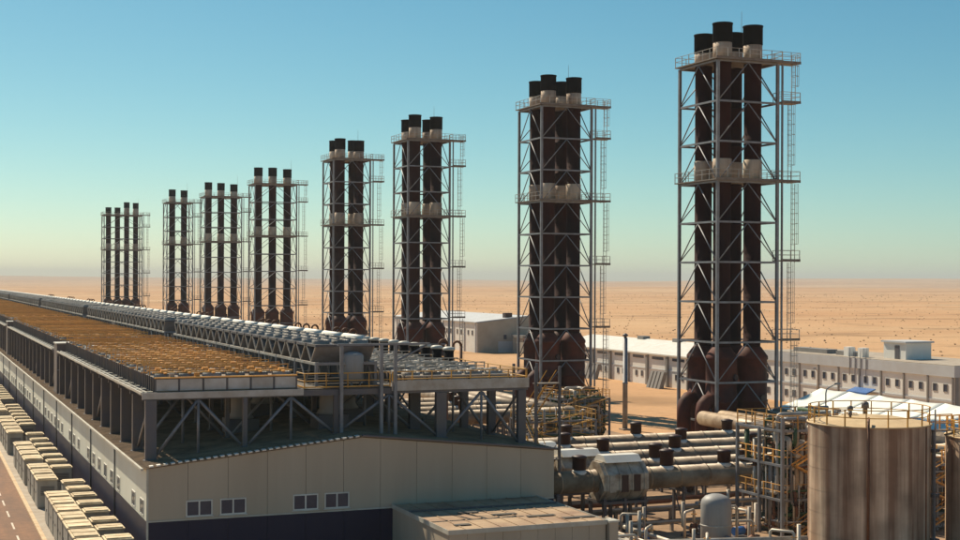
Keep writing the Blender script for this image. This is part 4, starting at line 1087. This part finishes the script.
for k in range(npil+1): obj('pilaster', MB().box(-.2, -.13, 0, -.003, .13, OH-1.52).mesh('pilaster', off_d), of, (0, .25+k*(OL-.5)/npil, 0))
obj('pilaster', MB().box(-.003+.05, -.22, 0, .5, -.003, OH-1.52).mesh('pilaster', off_d), of)
obj('end_wall', MB().box(.55, -.06, 0, OW, -.004, OH-1.52).mesh('end_wall', beige_w), of)  # shaded end of the white block: shade painted in as a darker colour
for k in range(npil):
    for f in (.3, .72):
        y = .25+(k+f)*(OL-.5)/npil
        win(of, -.004, y, 4.4, .85, 1.1); win(of, -.004, y, 1.0, .85, 1.1)
for x in (3, 6.5, 10): win(of, x, -.062, 4.3, .95, 1.2, 'y')
obj('roof_slab', MB().box(-.1, -.1, OH+.002, OW+.1, OL+.1, OH+.1).mesh('roof_slab', conc_m), of)
ph = obj('roof_house', MB().box(3.2, 14.0, OH+.1, 7.8, 19.0, OH+2.5).mesh('roof_house', off_w), of)
obj('roof_house_slab', MB().box(2.9, 13.7, OH+2.5, 8.1, 19.3, OH+2.75).mesh('roof_house_slab', off_g), ph)
obj('roof_house_door', MB().box(3.12, 15.4, OH+.12, 3.197, 16.4, OH+2.1).mesh('roof_house_door', steel_d), ph)
for k in range(4):
    mst = obj('roof_mast', MB().tube([(0, 0, 0), (0, 0, 4.2)], .06, 6).mesh('roof_mast', steel), of, (-.32, 18.6+k*1.3, OH-2.6))
for k, (x, y, l_) in enumerate(((2, 24, 5), (2.5, 32, 9), (8, 3.0, 2.2))): obj('roof_unit', MB().box(x, y, OH+.09, x+2, y+l_, OH+.75).mesh('roof_unit', off_d), of)
for k, y in enumerate((21.2, 24.6)): obj('roof_unit', MB().box(1, y, OH+.09, 2.2, y+1.1, OH+1.5).mesh('roof_unit', off_w), of)
aw_ = obj('awning', MB().prism([(-1.9, 3.0), (-.26, 3.6), (-.26, 3.75), (-1.9, 3.2)], 'y', 16.4, 21.2).mesh('awning', blue_m), of)
obj('valance', MB().box(-1.92, 16.4, 2.6, -1.86, 21.2, 3.15).mesh('valance', blue_m), aw_)
obj('entrance_door', MB().box(-.06, 17.6, .1, -.003, 19.6, 2.6).mesh('entrance_door', glass_m), of)

wh = thing('white_warehouse', 'long white warehouse with grey buttress piers behind the towers', 'building', (128.6, 209, 0))
WL = 62
obj('wall', MB().box(0, 0, -.1, 16, WL, 5.7).mesh('wall', off_w), wh)
obj('roof', MB().prism([(-.5, 5.7), (16.5, 5.7), (16.5, 5.95), (8, 7.9), (-.5, 5.95)], 'y', -.4, WL+.4).mesh('roof', duct_w), wh)
for k in range(9):
    obj('pier', MB().box(-.35, -.35, 0, -.003, .35, 5.5).mesh('pier', off_d), wh, (0, .5+k*7.5, 0))
    if k < 8:
        ob = MB().box(-.08, 1.6, 4.85, -.003, 5.8, 5.35).mesh('high_window', glass_m); obj('high_window', ob, wh, (0, .5+k*7.5, 0))
        for f in (2.2, 4.4): win(wh, -.004, .5+k*7.5+f, 1.4, .85, 1.1)
obj('string_course', MB().box(-.1, 0, 2.95, -.003, WL, 3.1).mesh('string_course', off_g), wh)
for k, y in enumerate((24, 38, 12)): obj('ridge_vent', MB().box(7.2, y, 7.7, 8.8, y+2.4, 8.4).mesh('ridge_vent', off_d), wh)
for i, (x, y, n) in enumerate(((124.8, 221, 4), (124.8, 247, 4), (125, 262, 3))):
    t = thing('stacked_sections', ['leaning grey duct sections stored along the warehouse, beside the foremost tower', 'leaning grey duct sections stored along the warehouse middle', 'leaning grey duct sections at the warehouse far end'][i], 'stored steel', (x, y, 0))
    for k in range(n):
        obj('section', MB().prism([(0, 0), (.9, 0), (1.7, 3.0), (1.0, 3.0)], 'y', k*1.3, k*1.3+.9).mesh('section', off_d), t)
# white hall with beige gable far behind
bh = thing('distant_shed', 'white walled shed with beige gable end standing behind the third tower', 'building', (141, 348, 0))
SL = 70
obj('wall', MB().box(-.06, 0.02, -.1, 30, SL, 8.0).mesh('wall', off_w), bh)
obj('gable_wall', MB().prism([(0, -.1), (30, -.1), (30, 7.0), (15, 9.6), (0, 8.0)], 'y', -.08, 0).mesh('gable_wall', beige_w), bh)
obj('roof', MB().prism([(-.5, 8.0), (15, 9.6), (30.5, 8.0), (30.5, 8.25), (15, 9.9), (-.5, 8.25)], 'y', .1, SL).mesh('roof', off_g), bh)
obj('base_strip', MB().box(6, -.14, -.1, 30, -.085, 3.0).mesh('base_strip', off_g), bh)
for k in range(9): obj('pilaster', MB().box(-.28, -.25, 0, -.063, .25, 7.9).mesh('pilaster', off_g), bh, (0, 1+k*8.2, 0))
for x in (8, 14): win(bh, x, -.088, 3.5, 1.0, 1.3, 'y')
for k in range(8):
    for f in (2.5, 5.5): win(bh, -.064, 1+k*8.2+f, 4.6, 1.0, 1.3)
obj('roof_unit', MB().box(9, 2, 9.0, 11, 4, 10.6).mesh('roof_unit', vent_m), bh)
ls = thing('lean_to_shed', 'low beige lean-to in front of the distant shed gable', 'shed', (150, 338, 0))
obj('wall', MB().box(0, 0, -.05, 9, 7, 4.2).mesh('wall', beige_w), ls)
obj('roof', MB().prism([(-.3, 4.2), (9.3, 4.2), (9.3, 4.35), (-.3, 4.9)], 'y', -.3, 7.3).mesh('roof', off_d), ls)
obj('door', MB().box(3, -.05, 0, 5.6, -.003, 3.2).mesh('door', steel_d), ls)

# poles and lamp posts
gp = thing('vent_pole', 'lone tall grey steel pole standing on the sand beside the foremost tower', 'pole', (86.4, 161.9, 0))
obj('shaft', MB().lathe([(.34, .2), (.32, 6.0), (.36, 6.02), (.36, 6.2), (.30, 6.22), (.29, 12.0)], 14).mesh('shaft', steel), gp)
obj('cap', MB().lathe([(.2, 12.0), (.2, 12.2), (.36, 12.25), (.36, 12.4), (.08, 12.6)], 12).mesh('cap', steel_d), gp)
obj('foot', MB().box(-.6, -.6, -.05, .6, .6, .2).mesh('foot', conc_m), gp)
def lamp_post(loc, rz, label, h=8.0):
    t = thing('lamp_post', label, 'street lamp', loc, rz)
    obj('pole', MB().tube([(0, 0, .2), (0, 0, h-.6), (.15, 0, h-.2), (.6, 0, h), (1.9, 0, h+.35)], [.11, .08, .07, .06, .05], 8).mesh('pole', steel_l), t)
    obj('lamp_head', MB().box(1.75, -.14, h+.26, 2.5, .14, h+.44).mesh('lamp_head', steel), t)
    obj('foot', MB().box(-.3, -.3, -.05, .3, .3, .2).mesh('foot', conc_m), t)
lamp_post((94.6, 130.0, 0), .3, 'lamp post beside the tent and the foremost tower', 7.6)
lamp_post((80.2, 84.0, 0), .9, 'lamp post rising beside the storage tank that is cut off', 9.4)
lamp_post((128, 178, 0), -2.4, 'lamp post in front of the office facade', 6.0)
lamp_post((96, 205, 0), .5, 'lamp post on the sand behind the second tower', 8.5)

# ------------------------------------------------------------------ desert air
hz = bpy.data.materials.new('desert_air'); hz.use_nodes = True
hn = hz.node_tree; hn.nodes.clear()
ho = hn.nodes.new('ShaderNodeOutputMaterial'); hv = hn.nodes.new('ShaderNodeVolumePrincipled')
hv.inputs['Color'].default_value = (0.90, 0.90, 0.88, 1); hv.inputs['Density'].default_value = 0.00011
hn.links.new(hv.outputs[0], ho.inputs['Volume'])
h = obj('haze', MB().box(-15300, -15300, -12, 15300, 15300, 110).mesh('haze', hz)); h['kind'] = 'stuff'
